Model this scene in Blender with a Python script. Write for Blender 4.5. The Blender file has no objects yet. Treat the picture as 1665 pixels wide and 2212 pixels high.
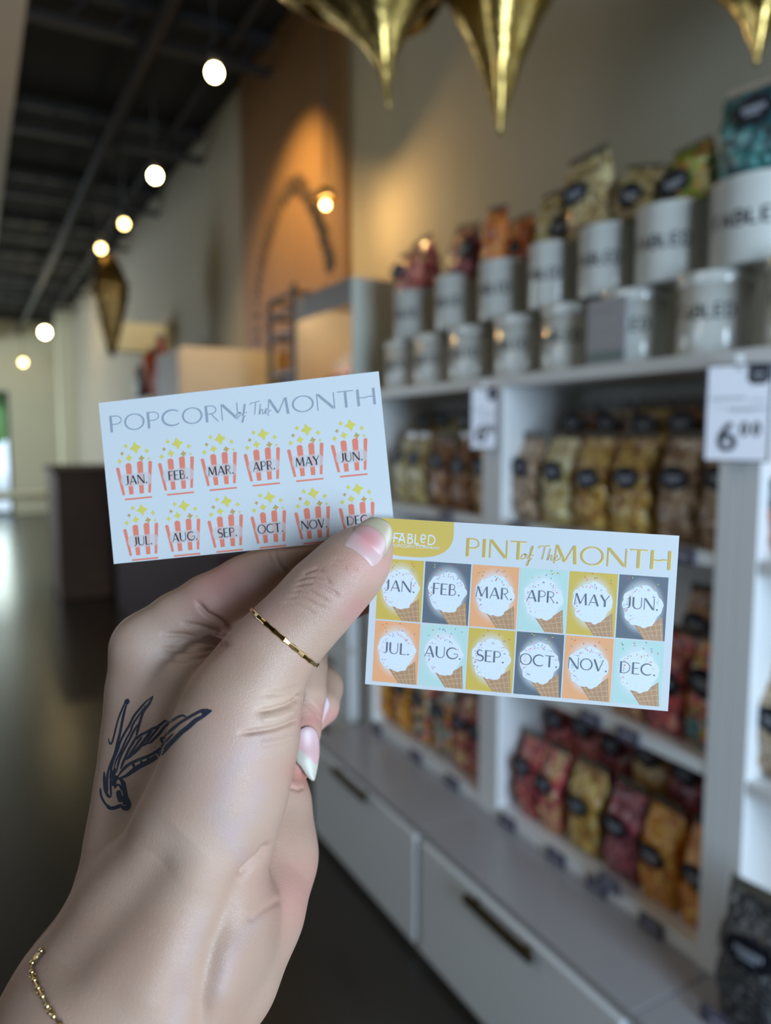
import bpy, bmesh, math, random
import numpy as np
from mathutils import Vector, Matrix
from mathutils.bvhtree import BVHTree

# ------------------------------------------------------------------ camera, world, light, exposure
SC = bpy.context.scene
COL = SC.collection
FPX, CX, CY = 1600.0, 832.5, 1106.0            # focal length and centre in pixels of the 1665x2212 frame
PITCH, YAW, EYE = math.radians(5.85), math.radians(29.1), 1.5
FWD = np.array([math.sin(YAW) * math.cos(PITCH), math.cos(YAW) * math.cos(PITCH), -math.sin(PITCH)])
RGT = np.array([math.cos(YAW), -math.sin(YAW), 0.0])
DWN = np.cross(FWD, RGT)
EYEP = np.array([0.0, 0.0, EYE])
cam_data = bpy.data.cameras.new('camera')
cam = bpy.data.objects.new('camera', cam_data)
COL.objects.link(cam)
cam_data.sensor_fit = 'HORIZONTAL'
cam_data.sensor_width = 36.0
cam_data.lens = 36.0 * FPX / 1665.0
cam_data.clip_start, cam_data.clip_end = 0.02, 100
cam.matrix_world = Matrix(((RGT[0], -DWN[0], -FWD[0], 0), (RGT[1], -DWN[1], -FWD[1], 0),
                           (RGT[2], -DWN[2], -FWD[2], EYE), (0, 0, 0, 1)))
cam_data.dof.use_dof = True
cam_data.dof.focus_distance = 0.211
cam_data.dof.aperture_fstop = cam_data.lens / 3.4   # a 3.4 mm wide opening, as on a phone
SC.camera = cam

SC.view_settings.view_transform = 'Standard'
SC.view_settings.look = 'None'
SC.view_settings.gamma = 1.0
SC.view_settings.use_curve_mapping = False
SC.view_settings.exposure = 0.22
SC.cycles.use_denoising = True
SC.cycles.max_bounces = 6
SC.cycles.diffuse_bounces = 4
SC.cycles.glossy_bounces = 3
SC.cycles.transmission_bounces = 4
SC.cycles.transparent_max_bounces = 6
SC.cycles.sample_clamp_indirect = 4.0
SC.cycles.caustics_reflective = False
SC.cycles.caustics_refractive = False

world = bpy.data.worlds.new('world')
SC.world = world
world.use_nodes = True
wb = world.node_tree.nodes['Background']
wb.inputs[0].default_value = (0.62, 0.80, 1.0, 1)
wb.inputs[1].default_value = 1.6


def area_light(name, loc, aim, sx, sy, power, color):
    d = bpy.data.lights.new(name, 'AREA')
    d.shape = 'RECTANGLE'; d.size = sx; d.size_y = sy; d.energy = power; d.color = color
    o = bpy.data.objects.new(name, d); COL.objects.link(o)
    o.location = loc
    o.rotation_euler = (Vector(aim) - Vector(loc)).to_track_quat('-Z', 'Y').to_euler()
    return o


# daylight entering through the shop-front glass behind the camera, the left window and the far window; the side one is added fill
area_light('shopfront_daylight', (0.60, -2.55, 1.55), (0.50, 2.0, 1.35), 1.55, 2.1, 158, (0.60, 0.80, 1.0))
area_light('left_window_daylight', (-3.4, 11.5, 1.9), (1.2, 12.5, 1.6), 4.0, 2.2, 250, (0.80, 0.90, 1.0))
area_light('side_fill_light', (-3.4, 2.6, 2.2), (1.3, 1.6, 1.3), 2.4, 1.8, 6, (0.80, 0.90, 1.0))  # unseen fill from the left, added to lift the hand and shelf fronts
area_light('aisle_ceiling_lamp', (-0.9, 1.5, 3.45), (1.3, 1.4, 1.8), 0.5, 3.0, 13, (1.0, 0.92, 0.80))
area_light('far_window_daylight', (0.05, 15.9, 1.4), (0.45, 5.0, 0.6), 1.0, 1.6, 25, (0.85, 1.0, 0.95))


def spot_light(name, loc, aim, power, color, angle, blend=0.6, radius=0.04):
    d = bpy.data.lights.new(name, 'SPOT')
    d.energy = power; d.color = color; d.spot_size = math.radians(angle); d.spot_blend = blend; d.shadow_soft_size = radius
    o = bpy.data.objects.new(name, d); COL.objects.link(o)
    o.location = loc
    o.rotation_euler = (Vector(aim) - Vector(loc)).to_track_quat('-Z', 'Y').to_euler()
    return o


# ------------------------------------------------------------------ helpers
def ray(x, y):
    return FWD + RGT * (x - CX) / FPX + DWN * (y - CY) / FPX


def on_x(x, y, X):
    r = ray(x, y); return EYEP + r * (X / r[0])


def on_y(x, y, Y):
    r = ray(x, y); return EYEP + r * (Y / r[1])


def at_depth(x, y, d):
    return EYEP + ray(x, y) * d


def srgb(r, g, b):
    def f(c):
        c /= 255.0
        return c / 12.92 if c <= 0.04045 else ((c + 0.055) / 1.055) ** 2.4
    return (f(r), f(g), f(b), 1.0)


MATS = {}


def mat(name, color=(0.8, 0.8, 0.8, 1), rough=0.5, metal=0.0, coat=0.0, spec=0.5, emit=None, emit_strength=0.0):
    if name in MATS:
        return MATS[name]
    m = bpy.data.materials.new(name)
    m.use_nodes = True
    b = m.node_tree.nodes['Principled BSDF']
    b.inputs['Base Color'].default_value = color
    b.inputs['Roughness'].default_value = rough
    b.inputs['Metallic'].default_value = metal
    b.inputs['Coat Weight'].default_value = coat
    b.inputs['Coat Roughness'].default_value = 0.12
    b.inputs['Specular IOR Level'].default_value = spec
    if emit:
        b.inputs['Emission Color'].default_value = emit
        b.inputs['Emission Strength'].default_value = emit_strength
    MATS[name] = m
    return m


def bsdf(m):
    return m.node_tree.nodes['Principled BSDF']


def noise_mat(name, c1, c2, scale, rough=0.5, detail=4.0, bump=0.0, coat=0.0, metal=0.0, stretch=(1, 1, 1), spec=0.5):
    m = mat(name, c1, rough, metal, coat, spec)
    nt = m.node_tree; N = nt.nodes; L = nt.links
    tc = N.new('ShaderNodeTexCoord'); mp = N.new('ShaderNodeMapping'); nz = N.new('ShaderNodeTexNoise'); cr = N.new('ShaderNodeMix')
    cr.data_type = 'RGBA'
    mp.inputs['Scale'].default_value = stretch
    nz.inputs['Scale'].default_value = scale; nz.inputs['Detail'].default_value = detail
    L.new(tc.outputs['Object'], mp.inputs['Vector']); L.new(mp.outputs['Vector'], nz.inputs['Vector'])
    cr.inputs['A'].default_value = c1; cr.inputs['B'].default_value = c2
    L.new(nz.outputs['Fac'], cr.inputs['Factor'])
    L.new(cr.outputs['Result'], bsdf(m).inputs['Base Color'])
    if bump:
        bp = N.new('ShaderNodeBump'); bp.inputs['Strength'].default_value = bump; bp.inputs['Distance'].default_value = 0.01
        L.new(nz.outputs['Fac'], bp.inputs['Height']); L.new(bp.outputs['Normal'], bsdf(m).inputs['Normal'])
    return m


def link(name, me, parent=None, loc=(0, 0, 0), rot=(0, 0, 0)):
    o = bpy.data.objects.new(name, me)
    COL.objects.link(o)
    o.location = loc; o.rotation_euler = rot
    if parent is not None:
        o.parent = parent
    return o


def tag(o, label=None, cat=None, group=None, kind=None):
    if label: o['label'] = label
    if cat: o['category'] = cat
    if group: o['group'] = group
    if kind: o['kind'] = kind
    return o


def empty(name, loc=(0, 0, 0), rot=(0, 0, 0), label=None, cat=None, group=None):
    o = link(name, None, None, loc, rot)
    o.empty_display_size = 0.05
    return tag(o, label, cat, group)


class MB:
    """collects quads and rings, then links them as ONE mesh object"""
    def __init__(self):
        self.v = []; self.f = []; self.m = []; self.s = []

    def add(self, verts, faces, mi=0, smooth=False):
        k = len(self.v)
        self.v += [tuple(float(c) for c in p) for p in verts]
        self.f += [tuple(i + k for i in f) for f in faces]
        self.m += [mi] * len(faces); self.s += [smooth] * len(faces)
        return self

    def box(self, x0, x1, y0, y1, z0, z1, mi=0):
        v = [(x, y, z) for z in (z0, z1) for y in (y0, y1) for x in (x0, x1)]
        f = [(0, 2, 3, 1), (4, 5, 7, 6), (0, 1, 5, 4), (2, 6, 7, 3), (0, 4, 6, 2), (1, 3, 7, 5)]
        return self.add(v, f, mi)

    def lathe(self, prof, n=24, mi=0, c=(0, 0, 0), cap0=True, cap1=True, smooth=True):
        v = []
        for r, z in prof:
            for k in range(n):
                a = 2 * math.pi * k / n
                v.append((c[0] + r * math.cos(a), c[1] + r * math.sin(a), c[2] + z))
        f = [(i * n + k, i * n + (k + 1) % n, (i + 1) * n + (k + 1) % n, (i + 1) * n + k) for i in range(len(prof) - 1) for k in range(n)]
        self.add(v, f, mi, smooth)
        b = len(self.v) - len(v)
        if cap0: self.f.append(tuple(b + k for k in reversed(range(n)))); self.m.append(mi); self.s.append(False)
        if cap1: self.f.append(tuple(b + (len(prof) - 1) * n + k for k in range(n))); self.m.append(mi); self.s.append(False)
        return self

    def tube(self, pts, r, n=8, mi=0, closed=False, rs=None, caps=True):
        P = [Vector(p) for p in pts]; m = len(P); v = []
        up = None
        for i in range(m):
            if closed: t = P[(i + 1) % m] - P[i - 1]
            else: t = P[min(i + 1, m - 1)] - P[max(i - 1, 0)]
            t.normalize()
            if up is None:
                up = Vector((0, 0, 1)) if abs(t.z) < 0.9 else Vector((1, 0, 0))
            a = (up - t * up.dot(t)).normalized(); b = t.cross(a); up = a
            rr = rs[i] if rs is not None else r
            for k in range(n):
                w = 2 * math.pi * k / n
                v.append(P[i] + a * (rr * math.cos(w)) + b * (rr * math.sin(w)))
        f = [(i * n + k, i * n + (k + 1) % n, ((i + 1) % m) * n + (k + 1) % n, ((i + 1) % m) * n + k)
             for i in range(m if closed else m - 1) for k in range(n)]
        if not closed and caps:
            f.append(tuple(reversed(range(n)))); f.append(tuple((m - 1) * n + k for k in range(n)))
        return self.add(v, f, mi, True)

    def sphere(self, c, r, mi=0, nu=16, nv=10, sc=(1, 1, 1)):
        v = []
        for j in range(nv + 1):
            t = math.pi * j / nv
            for k in range(nu):
                a = 2 * math.pi * k / nu
                v.append((c[0] + sc[0] * r * math.sin(t) * math.cos(a), c[1] + sc[1] * r * math.sin(t) * math.sin(a), c[2] + sc[2] * r * math.cos(t)))
        f = [(j * nu + k, (j + 1) * nu + k, (j + 1) * nu + (k + 1) % nu, j * nu + (k + 1) % nu) for j in range(nv) for k in range(nu)]
        return self.add(v, f, mi, True)

    def mesh(self, name, mats):
        me = bpy.data.meshes.new(name)
        me.from_pydata(self.v, [], self.f)
        for m in (mats if isinstance(mats, (list, tuple)) else [mats]):
            me.materials.append(m)
        me.polygons.foreach_set('material_index', self.m)
        me.polygons.foreach_set('use_smooth', self.s)
        me.update()
        return me

    def build(self, name, mats, parent=None, loc=(0, 0, 0), rot=(0, 0, 0), bevel=0.0, seg=2):
        o = link(name, self.mesh(name, mats), parent, loc, rot)
        if bevel:
            b = o.modifiers.new('bevel', 'BEVEL'); b.width = bevel; b.segments = seg; b.limit_method = 'ANGLE'
        return o


def copy_tree(o, parent=None):
    c = o.copy(); COL.objects.link(c)
    if parent is not None: c.parent = parent
    for ch in list(o.children): copy_tree(ch, c)
    return c

# ------------------------------------------------------------------ the room
XL, XR, YF, YB, ZC = -3.6, 1.6, -2.7, 16.0, 3.72
M_WALL = noise_mat('warm_grey_paint', srgb(166, 159, 138), srgb(160, 152, 132), 3.0, 0.75)
M_CREAM = noise_mat('cream_paint', srgb(222, 220, 190), srgb(214, 210, 180), 2.0, 0.7)
M_FLOOR = noise_mat('polished_concrete', (0.016, 0.013, 0.011, 1), (0.032, 0.025, 0.019, 1), 1.6, 0.26, 8, spec=0.5)
M_BLACKC = noise_mat('black_ceiling_paint', (0.004, 0.004, 0.004, 1), (0.007, 0.006, 0.006, 1), 4, 0.85)
M_STEELD = mat('dark_painted_steel', (0.014, 0.012, 0.012, 1), 0.6)
M_WHITE = noise_mat('white_paint', (0.86, 0.865, 0.87, 1), (0.83, 0.835, 0.84, 1), 5, 0.38)
M_BLACK = mat('black_metal', (0.012, 0.012, 0.014, 1), 0.4)
M_GLASS = mat('window_glass', (1, 1, 1, 1), 0.0)
bsdf(M_GLASS).inputs['Transmission Weight'].default_value = 1.0
bsdf(M_GLASS).inputs['IOR'].default_value = 1.05


def struct(name, mb, m, bevel=0.0):
    return tag(mb.build(name, m, bevel=bevel), kind='structure')


struct('floor', MB().box(XL, XR, YF, YB, -0.1, 0.0), M_FLOOR)
struct('ceiling', MB().box(XL, XR, YF, YB, ZC, ZC + 0.1), M_BLACKC)
struct('wall_right', MB().box(XR, XR + 0.15, YF, YB + 0.15, -0.1, ZC + 0.1), M_WALL)
# left wall with one tall window, front wall with the glazed shop front, back wall with a glazed door
w = MB()
for y0, y1, z0, z1 in ((YF, 1.4, 0, ZC), (1.4, 3.8, 0, 1.2), (1.4, 3.8, 3.2, ZC), (3.8, 9.5, 0, ZC), (13.5, YB, 0, ZC), (9.5, 13.5, 0, 0.7), (9.5, 13.5, 3.0, ZC)): w.box(XL - 0.15, XL, y0, y1, z0, z1)
struct('wall_left', w, M_WALL)
w = MB()
for x0, x1, z0, z1 in ((XL, -0.3, 0, ZC), (1.4, XR, 0, ZC), (-0.3, 1.4, 0, 0.25), (-0.3, 1.4, 2.6, ZC)): w.box(x0, x1, YF - 0.15, YF, z0, z1)
struct('wall_front', w, M_WALL)
w = MB()
for x0, x1, z0, z1 in ((XL, -0.55, 0, ZC), (0.66, XR, 0, ZC), (-0.55, 0.66, 2.35, ZC)): w.box(x0, x1, YB, YB + 0.15, z0, z1)
struct('wall_back', w, M_CREAM)


def window(name, x0, x1, y0, y1, z0, z1, axis, mull):
    fr = 0.05; b = MB(); d = 0.04
    def bar(u0, u1, za, zb):
        if axis == 'x': b.box(u0, u1, y0 - d, y0 + d, za, zb)
        else: b.box(x0 - d, x0 + d, u0, u1, za, zb)
    a0, a1 = (x0, x1) if axis == 'x' else (y0, y1)
    bar(a0, a1, z0, z0 + fr); bar(a0, a1, z1 - fr, z1)
    for k in range(mull + 1):
        u = a0 + (a1 - a0 - fr) * k / mull; bar(u, u + fr, z0 + fr, z1 - fr)
    o = struct(name, b, M_BLACK)
    g = MB()
    if axis == 'x': g.box(x0, x1, y0 - 0.004, y0 + 0.004, z0 + 0.01, z1 - 0.01)
    else: g.box(x0 - 0.004, x0 + 0.004, y0, y1, z0 + 0.01, z1 - 0.01)
    g.build('pane', M_GLASS, o)
    return o


window('window_1', -0.3, 1.4, YF - 0.07, 0, 0.25, 2.6, 'x', 2)
window('window_2', XL - 0.07, 0, 9.5, 13.5, 0.7, 3.0, 'y', 3)
window('window_3', XL - 0.07, 0, 1.4, 3.8, 1.2, 3.2, 'y', 2)  # unseen window added to go with the side fill
window('door_1', -0.55, 0.66, YB + 0.07, 0, 0.0, 2.35, 'x', 2)
struct('ground', MB().box(-12, 12, YB + 0.16, 34, -0.12, -0.02), mat('pale_pavement', (0.75, 0.74, 0.72, 1), 0.9))
# white boxed-in duct along the left of the aisle, roof steel, pale strip at the far wall corner
struct('soffit', MB().box(-0.6, 0.28, 0.5, YB, 3.22, ZC), noise_mat('soffit_paint', srgb(206, 198, 180), srgb(200, 190, 172), 3, 0.7))
struct('lit_wall_strip', MB().box(1.36, XR, 13.9, 14.25, 0, ZC), M_CREAM)  # pale box added in place of window light grazing the wall
for k in range(9):
    y = 2.6 + 1.5 * k
    b = MB(); b.box(0.28, XR, y, y + 0.07, 3.50, 3.53); b.box(0.28, XR, y, y + 0.07, 3.66, 3.70)
    for j in range(6):
        x = 0.28 + j * 0.22
        b.add([(x, y + 0.02, 3.53), (x + 0.02, y + 0.02, 3.53), (x + 0.13, y + 0.02, 3.66), (x + 0.11, y + 0.02, 3.66),
               (x, y + 0.05, 3.53), (x + 0.02, y + 0.05, 3.53), (x + 0.13, y + 0.05, 3.66), (x + 0.11, y + 0.05, 3.66)],
              [(0, 1, 2, 3), (7, 6, 5, 4), (0, 4, 5, 1), (3, 2, 6, 7), (0, 3, 7, 4), (1, 5, 6, 2)])
    struct('ceiling_joist', b, M_STEELD)
struct('ceiling_pipe', MB().tube([(0.885, 0.6, 3.45), (0.885, YB, 3.45)], 0.035, 12), M_STEELD)
struct('ceiling_pipe', MB().tube([(1.33, 0.6, 3.60), (1.33, YB, 3.60)], 0.022, 10), M_STEELD)

# the wooden feature panel with its arched lettering, too soft to read, on the right wall
M_WOOD = noise_mat('warm_wood_veneer', (0.20, 0.105, 0.033, 1), (0.15, 0.074, 0.021, 1), 2.2, 0.5, 6, stretch=(1, 6, 0.35))
PY0, PY1 = 3.20, 4.68
panel = tag(MB().box(1.565, XR - 0.001, PY0, PY1, 0.9, ZC - 0.01).build('wall_panel', M_WOOD, bevel=0.004),
            'tall wooden wall panel with a dark arch of lettering', 'wall panel')
M_SIGN = mat('dark_brown_paint', (0.022, 0.012, 0.006, 1), 0.6)
s = MB()



def crv(pts, n=6, closed=True):
    """Catmull-Rom through the points"""
    p = np.array(pts, float); m = len(p); out = []
    for i in range(m if closed else m - 1):
        if closed: a, b, c, d = p[i - 1], p[i], p[(i + 1) % m], p[(i + 2) % m]
        else: a, b, c, d = p[max(i - 1, 0)], p[i], p[i + 1], p[min(i + 2, m - 1)]
        for t in np.linspace(0, 1, n, endpoint=False):
            out.append(0.5 * (2 * b + (c - a) * t + (2 * a - 5 * b + 4 * c - d) * t * t + (3 * b - a - 3 * c + d) * t ** 3))
    if not closed: out.append(p[-1])
    return np.array(out)


arch = crv([on_x(x, y, 1.562) for x, y in [(556, 745), (556, 640), (566, 560), (585, 490), (612, 425), (640, 398), (668, 432), (690, 480), (704, 530), (716, 580)]], 8, False)
rngs = random.Random(8)
for i in range(1, len(arch) - 1, 2):
    p = arch[i]; t = arch[i + 1] - arch[i - 1]; t /= np.linalg.norm(t); n = np.array([0, -t[2], t[1]])
    for j in range(2):
        c = p + t * (0.018 * j - 0.009); hl = rngs.uniform(0.035, 0.062)
        a = c - n * hl; b = c + n * hl; wv = t * rngs.uniform(0.004, 0.008)
        e = np.array([-0.002, 0, 0])
        s.add([a - wv, a + wv, b + wv, b - wv, a - wv + e, a + wv + e, b + wv + e, b - wv + e], [(4, 5, 6, 7), (0, 1, 5, 4), (1, 2, 6, 5), (2, 3, 7, 6), (3, 0, 4, 7)])
    if i % 4 == 1:
        c = p + n * rngs.choice([-0.05, 0.0, 0.05]); hl = t * 0.022; wv = n * 0.007; e = np.array([-0.002, 0, 0])
        s.add([c - hl - wv + e, c + hl - wv + e, c + hl + wv + e, c - hl + wv + e], [(0, 1, 2, 3)])
s.build('arch_lettering', M_SIGN, panel)

# ------------------------------------------------------------------ pendant bulbs over the aisle
def bulb_mat(name, c, strength):
    return mat(name, (1, 0.9, 0.7, 1), 0.3, emit=c, emit_strength=strength)


M_BULB = bulb_mat('lit_bulb', (1.0, 0.78, 0.36, 1), 60)
M_BULBD = bulb_mat('dim_bulb', (1.0, 0.72, 0.26, 1), 14)


def pendant(x, y, z, r, bm_, label):
    o = empty('pendant_lamp', (x, y, z), label=label, cat='lamp', group='bulbs hanging over the aisle')
    g = MB(); g.sphere((0, 0, 0), r, nu=20, nv=14, sc=(1, 1, 1.1)); g.build('bulb', bm_, o)
    MB().lathe([(0.012, r * 0.98), (0.022, r * 1.02), (0.022, r + 0.055), (0.010, r + 0.07)], 14).build('socket', M_BLACK, o)
    MB().tube([(0, 0, r + 0.06), (0, 0, ZC - z)], 0.004, 6).build('cord', M_BLACK, o)
    return o


BUL = [(463, 157, 2.9, 0.026, 1, 'brightest hanging bulb, nearest the wooden wall panel'), (335, 380, 2.9, 0.028, 1, 'second hanging bulb along the aisle ceiling'),
       (268, 484, 2.9, 0.026, 0, 'third hanging bulb, dim amber, over the aisle'), (218, 537, 2.9, 0.028, 0, 'dim amber bulb above the far gold star'),
       (97, 718, 2.9, 0.055, 1, 'bright bulb near the far end of the ceiling'), (50, 783, 2.85, 0.05, 0, 'farthest hanging bulb, in front of the back wall')]
for x, y, z, r, br, lab in BUL:
    rr = ray(x, y); t = (z - EYE) / rr[2]; p = EYEP + rr * t
    pendant(p[0], min(p[1], 15.4), z if p[1] < 15.4 else 2.82, r, M_BULB if br else M_BULBD, lab)
pl = on_x(703, 443, 1.30)
o = empty('pendant_lamp', tuple(pl), label='shaded lamp glowing close to the wooden panel and the wall', cat='lamp')
g = MB(); g.sphere((0, 0, 0), 0.016, nu=18, nv=12); g.build('bulb', M_BULBD, o)
MB().lathe([(0.050, 0.020), (0.053, 0.020), (0.034, 0.055), (0.016, 0.07), (0.014, 0.07), (0.031, 0.053)], 24, cap0=False, cap1=False).build('lamp_shade', mat('brass_shade', (0.35, 0.22, 0.08, 1), 0.35, 1.0), o)
MB().tube([(0, 0, 0.09), (0, 0, ZC - pl[2])], 0.004, 6).build('cord', M_BLACK, o)
d = bpy.data.lights.new('lamp_glow', 'POINT'); d.energy = 17; d.color = (1.0, 0.62, 0.25); d.shadow_soft_size = 0.02
lo = bpy.data.objects.new('lamp_glow', d); COL.objects.link(lo); lo.location = (pl[0], pl[1], pl[2] - 0.005)


# ceiling spotlights: one grazing the wooden panel, one added to brighten the valance further down
def spotlight(loc, aim, power, color, angle, label, blend=0.35):
    o = empty('spotlight', loc, label=label, cat='spotlight')
    q = (Vector(aim) - Vector(loc)).to_track_quat('-Z', 'Y')
    b = MB(); b.lathe([(0.032, -0.03), (0.034, -0.03), (0.034, 0.06), (0.012, 0.075)], 20, cap0=False)
    c = b.build('housing', M_BLACK, o); c.rotation_euler = q.to_euler()
    MB().tube([(0, 0, 0.05), (0, 0, ZC - loc[2] - 0.001)], 0.006, 8).build('stem', M_BLACK, o)
    d = bpy.data.lights.new('spot_beam', 'SPOT'); d.energy = power; d.color = color; d.spot_size = math.radians(angle); d.spot_blend = blend; d.shadow_soft_size = 0.025; d.specular_factor = 0.25
    l = bpy.data.objects.new('spot_beam', d); COL.objects.link(l); l.location = Vector(loc) + q @ Vector((0, 0, -0.035)); l.rotation_euler = q.to_euler()


spotlight((0.98, 3.35, 3.52), (1.60, 4.05, 1.75), 250, (1.0, 0.69, 0.31), 76, 'black ceiling spotlight aimed at the wooden panel', 0.9)
spotlight((0.95, 5.55, 3.45), (1.18, 6.95, 2.42), 60, (1.0, 0.70, 0.36), 34, 'black ceiling spotlight added to brighten the beige valance', 0.7)
# ------------------------------------------------------------------ low cabinets and the white shelf units on them
XS, XC, ZT = 1.29, 1.07, 0.384              # shelf front, cabinet front, cabinet top
YU = [0.14, 0.916, 1.695, 2.46]             # seams between the units
M_TOP = noise_mat('satin_white_top', (0.40, 0.385, 0.40, 1), (0.37, 0.355, 0.37, 1), 5, 0.24)
M_BRONZE = mat('dark_bronze', (0.10, 0.075, 0.035, 1), 0.35, 0.9)
HND = [None, ((1008, 1938), (1152, 2068)), ((722, 1658), (792, 1727))]
names = ['white low cabinet nearest the camera under the right-hand shelves', 'white low cabinet with the long dark handle at the front',
         'white low cabinet just right of the wrist, with a short-looking handle']
for k in range(3):
    y0, y1 = YU[k] + 0.014, YU[k + 1] + 0.012
    if k == 0: y0 += 0.0
    o = empty('low_cabinet', (XC, (y0 + y1) / 2, 0), label=names[k], cat='cabinet', group='white low cabinets along the wall')
    yc = (y0 + y1) / 2
    b = MB(); b.box(0.004, XR - XC - 0.01, y0 - yc + 0.001, y1 - yc - 0.001, 0.0, ZT - 0.022); b.build('carcass', M_WHITE, o)
    b = MB(); b.box(-0.004, XR - XC - 0.01, y0 - yc + 0.0005, y1 - yc - 0.0005, ZT - 0.02, ZT); b.build('top', M_TOP, o, bevel=0.002)
    b = MB(); b.box(-0.014, 0.003, y0 - yc + 0.018, y1 - yc - 0.018, 0.03, ZT - 0.028); dr = b.build('drawer', M_WHITE, o, bevel=0.002)
    if HND[k]: ya, yb, zc = *(on_x(*q, XC - 0.03)[1] for q in HND[k]), np.mean([on_x(*q, XC - 0.03)[2] for q in HND[k]])
    else: ya, yb, zc = 0.62, 0.40, 0.235
    ya, yb = max(ya, yb) - yc, min(ya, yb) - yc
    h = MB(); h.box(-0.044, -0.030, yb, ya, zc - 0.012, zc + 0.012)
    for yy in (yb + 0.03, ya - 0.03): h.box(-0.032, -0.014, yy - 0.006, yy + 0.006, zc - 0.006, zc + 0.006)
    h.build('handle', M_BRONZE, dr, bevel=0.002)['label'] = 'dark bronze bar handle'

ZS = [0.42, 0.828, 1.265, 1.665]            # tops of the shelf boards
unames = ['white shelf unit at the right edge, with the black bag', 'white shelf unit behind the ice cream card',
          'white shelf unit left of the pillar, behind the left end of the ice cream card']
for k in range(3):
    y0, y1 = YU[k] + 0.0005, YU[k + 1] - 0.0005
    o = empty('shelf_unit', (XS, (y0 + y1) / 2, ZT), label=unames[k], cat='shelf', group='white shelf units along the wall')
    yc = (y0 + y1) / 2; W = (y1 - y0) / 2; dz = ZT
    for s in (-1, 1):
        b = MB(); b.box(0, 0.285, s * W - (0.045 if s > 0 else 0), s * W + (0.045 if s < 0 else 0), 0.001, ZS[3] - 0.03 - dz)
        b.build('side_panel', M_WHITE, o, bevel=0.0015)
    for z, t in ((ZS[0], 0.035), (ZS[1], 0.028), (ZS[2], 0.028)):
        b = MB(); b.box(0.002, 0.27, -W + 0.0455, W - 0.0455, z - t - dz + 0.0005, z - dz); b.build('shelf', M_WHITE, o, bevel=0.0015)
    b = MB(); b.box(-0.004, 0.289, -W, W, ZS[3] - 0.03 - dz + 0.0003, ZS[3] - dz); b.build('top', M_WHITE, o, bevel=0.0015)
    b = MB(); b.box(0.272, 0.284, -W + 0.0455, W - 0.0455, 0.002, ZS[3] - 0.031 - dz); b.build('back_panel', M_WHITE, o)

# ------------------------------------------------------------------ tins on top of the shelves
M_TIN = noise_mat('white_enamelled_tin', (0.68, 0.68, 0.64, 1), (0.65, 0.65, 0.61, 1), 6, 0.30, coat=1.0)
bsdf(M_TIN).inputs['Coat Roughness'].default_value = 0.06
M_TINI = mat('tin_inside', (0.32, 0.33, 0.33, 1), 0.5)
M_TXT = mat('black_lettering', (0.03, 0.03, 0.035, 1), 0.5)
LET = {'F': [[(0, 0), (0, 1), (0.5, 1)], [(0, 0.52), (0.4, 0.52)]], 'A': [[(0, 0), (0.32, 1), (0.64, 0)], [(0.1, 0.33), (0.54, 0.33)]], 'L': [[(0, 1), (0, 0), (0.46, 0)]],
       'B': [[(0, 0), (0, 1), (0.32, 1), (0.48, 0.88), (0.48, 0.66), (0.32, 0.53), (0, 0.53)], [(0.32, 0.53), (0.54, 0.4), (0.54, 0.14), (0.34, 0), (0, 0)]],
       'D': [[(0, 0), (0, 1), (0.3, 1), (0.56, 0.78), (0.6, 0.5), (0.56, 0.22), (0.3, 0), (0, 0)]], 'H': [[(0, 0), (0, 1)], [(0.62, 0), (0.62, 1)], [(0, 0.5), (0.62, 0.5)]], 'E': [[(0.5, 0), (0, 0), (0, 1), (0.5, 1)], [(0, 0.5), (0.42, 0.5)]],
       'R': [[(0, 0), (0, 1), (0.36, 1), (0.52, 0.86), (0.52, 0.66), (0.36, 0.52), (0, 0.52)], [(0.3, 0.52), (0.58, 0)]],
       'O': [[(0.36 + 0.36 * math.cos(a), 0.5 + 0.5 * math.sin(a)) for a in np.linspace(0, 2 * math.pi, 17)]],
       'S': [[(0.5, 0.86), (0.38, 1), (0.14, 1), (0, 0.86), (0.04, 0.62), (0.46, 0.4), (0.5, 0.14), (0.36, 0), (0.12, 0), (0, 0.14)]]}


def wrap_text(s, h, r, ang, z0, wd, track=0.28):
    """block letters laid round a cylinder"""
    b = MB(); adv = {'F': 0.5, 'A': 0.64, 'B': 0.54, 'L': 0.46, 'D': 0.6, 'H': 0.62, 'E': 0.5, 'R': 0.58, 'O': 0.72, 'S': 0.5}
    tot = sum(adv[c] + track for c in s) - track; x = -tot / 2
    for c in s:
        for q in LET[c]:
            pts = []
            for (xa, ya), (xb, yb) in zip(q, q[1:]):
                n = 3
                pts += [(xa + (xb - xa) * i / n, ya + (yb - ya) * i / n) for i in range(n)]
            pts.append(q[-1]); P = [np.array(p) for p in pts]; vs = []
            for i in range(len(P)):
                t = P[min(i + 1, len(P) - 1)] - P[max(i - 1, 0)]; t = t / max(1e-9, np.linalg.norm(t)); nn = np.array([-t[1], t[0]]) * wd / 2
                for sg in (1, -1):
                    p = P[i] + nn * sg; a = ang + (x + p[0]) * h / r
                    vs.append((r * math.cos(a), r * math.sin(a), z0 + p[1] * h))
            b.add(vs, [(2 * i, 2 * i + 1, 2 * i + 3, 2 * i + 2) for i in range(len(P) - 1)])
        x += adv[c] + track
    return b


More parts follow.
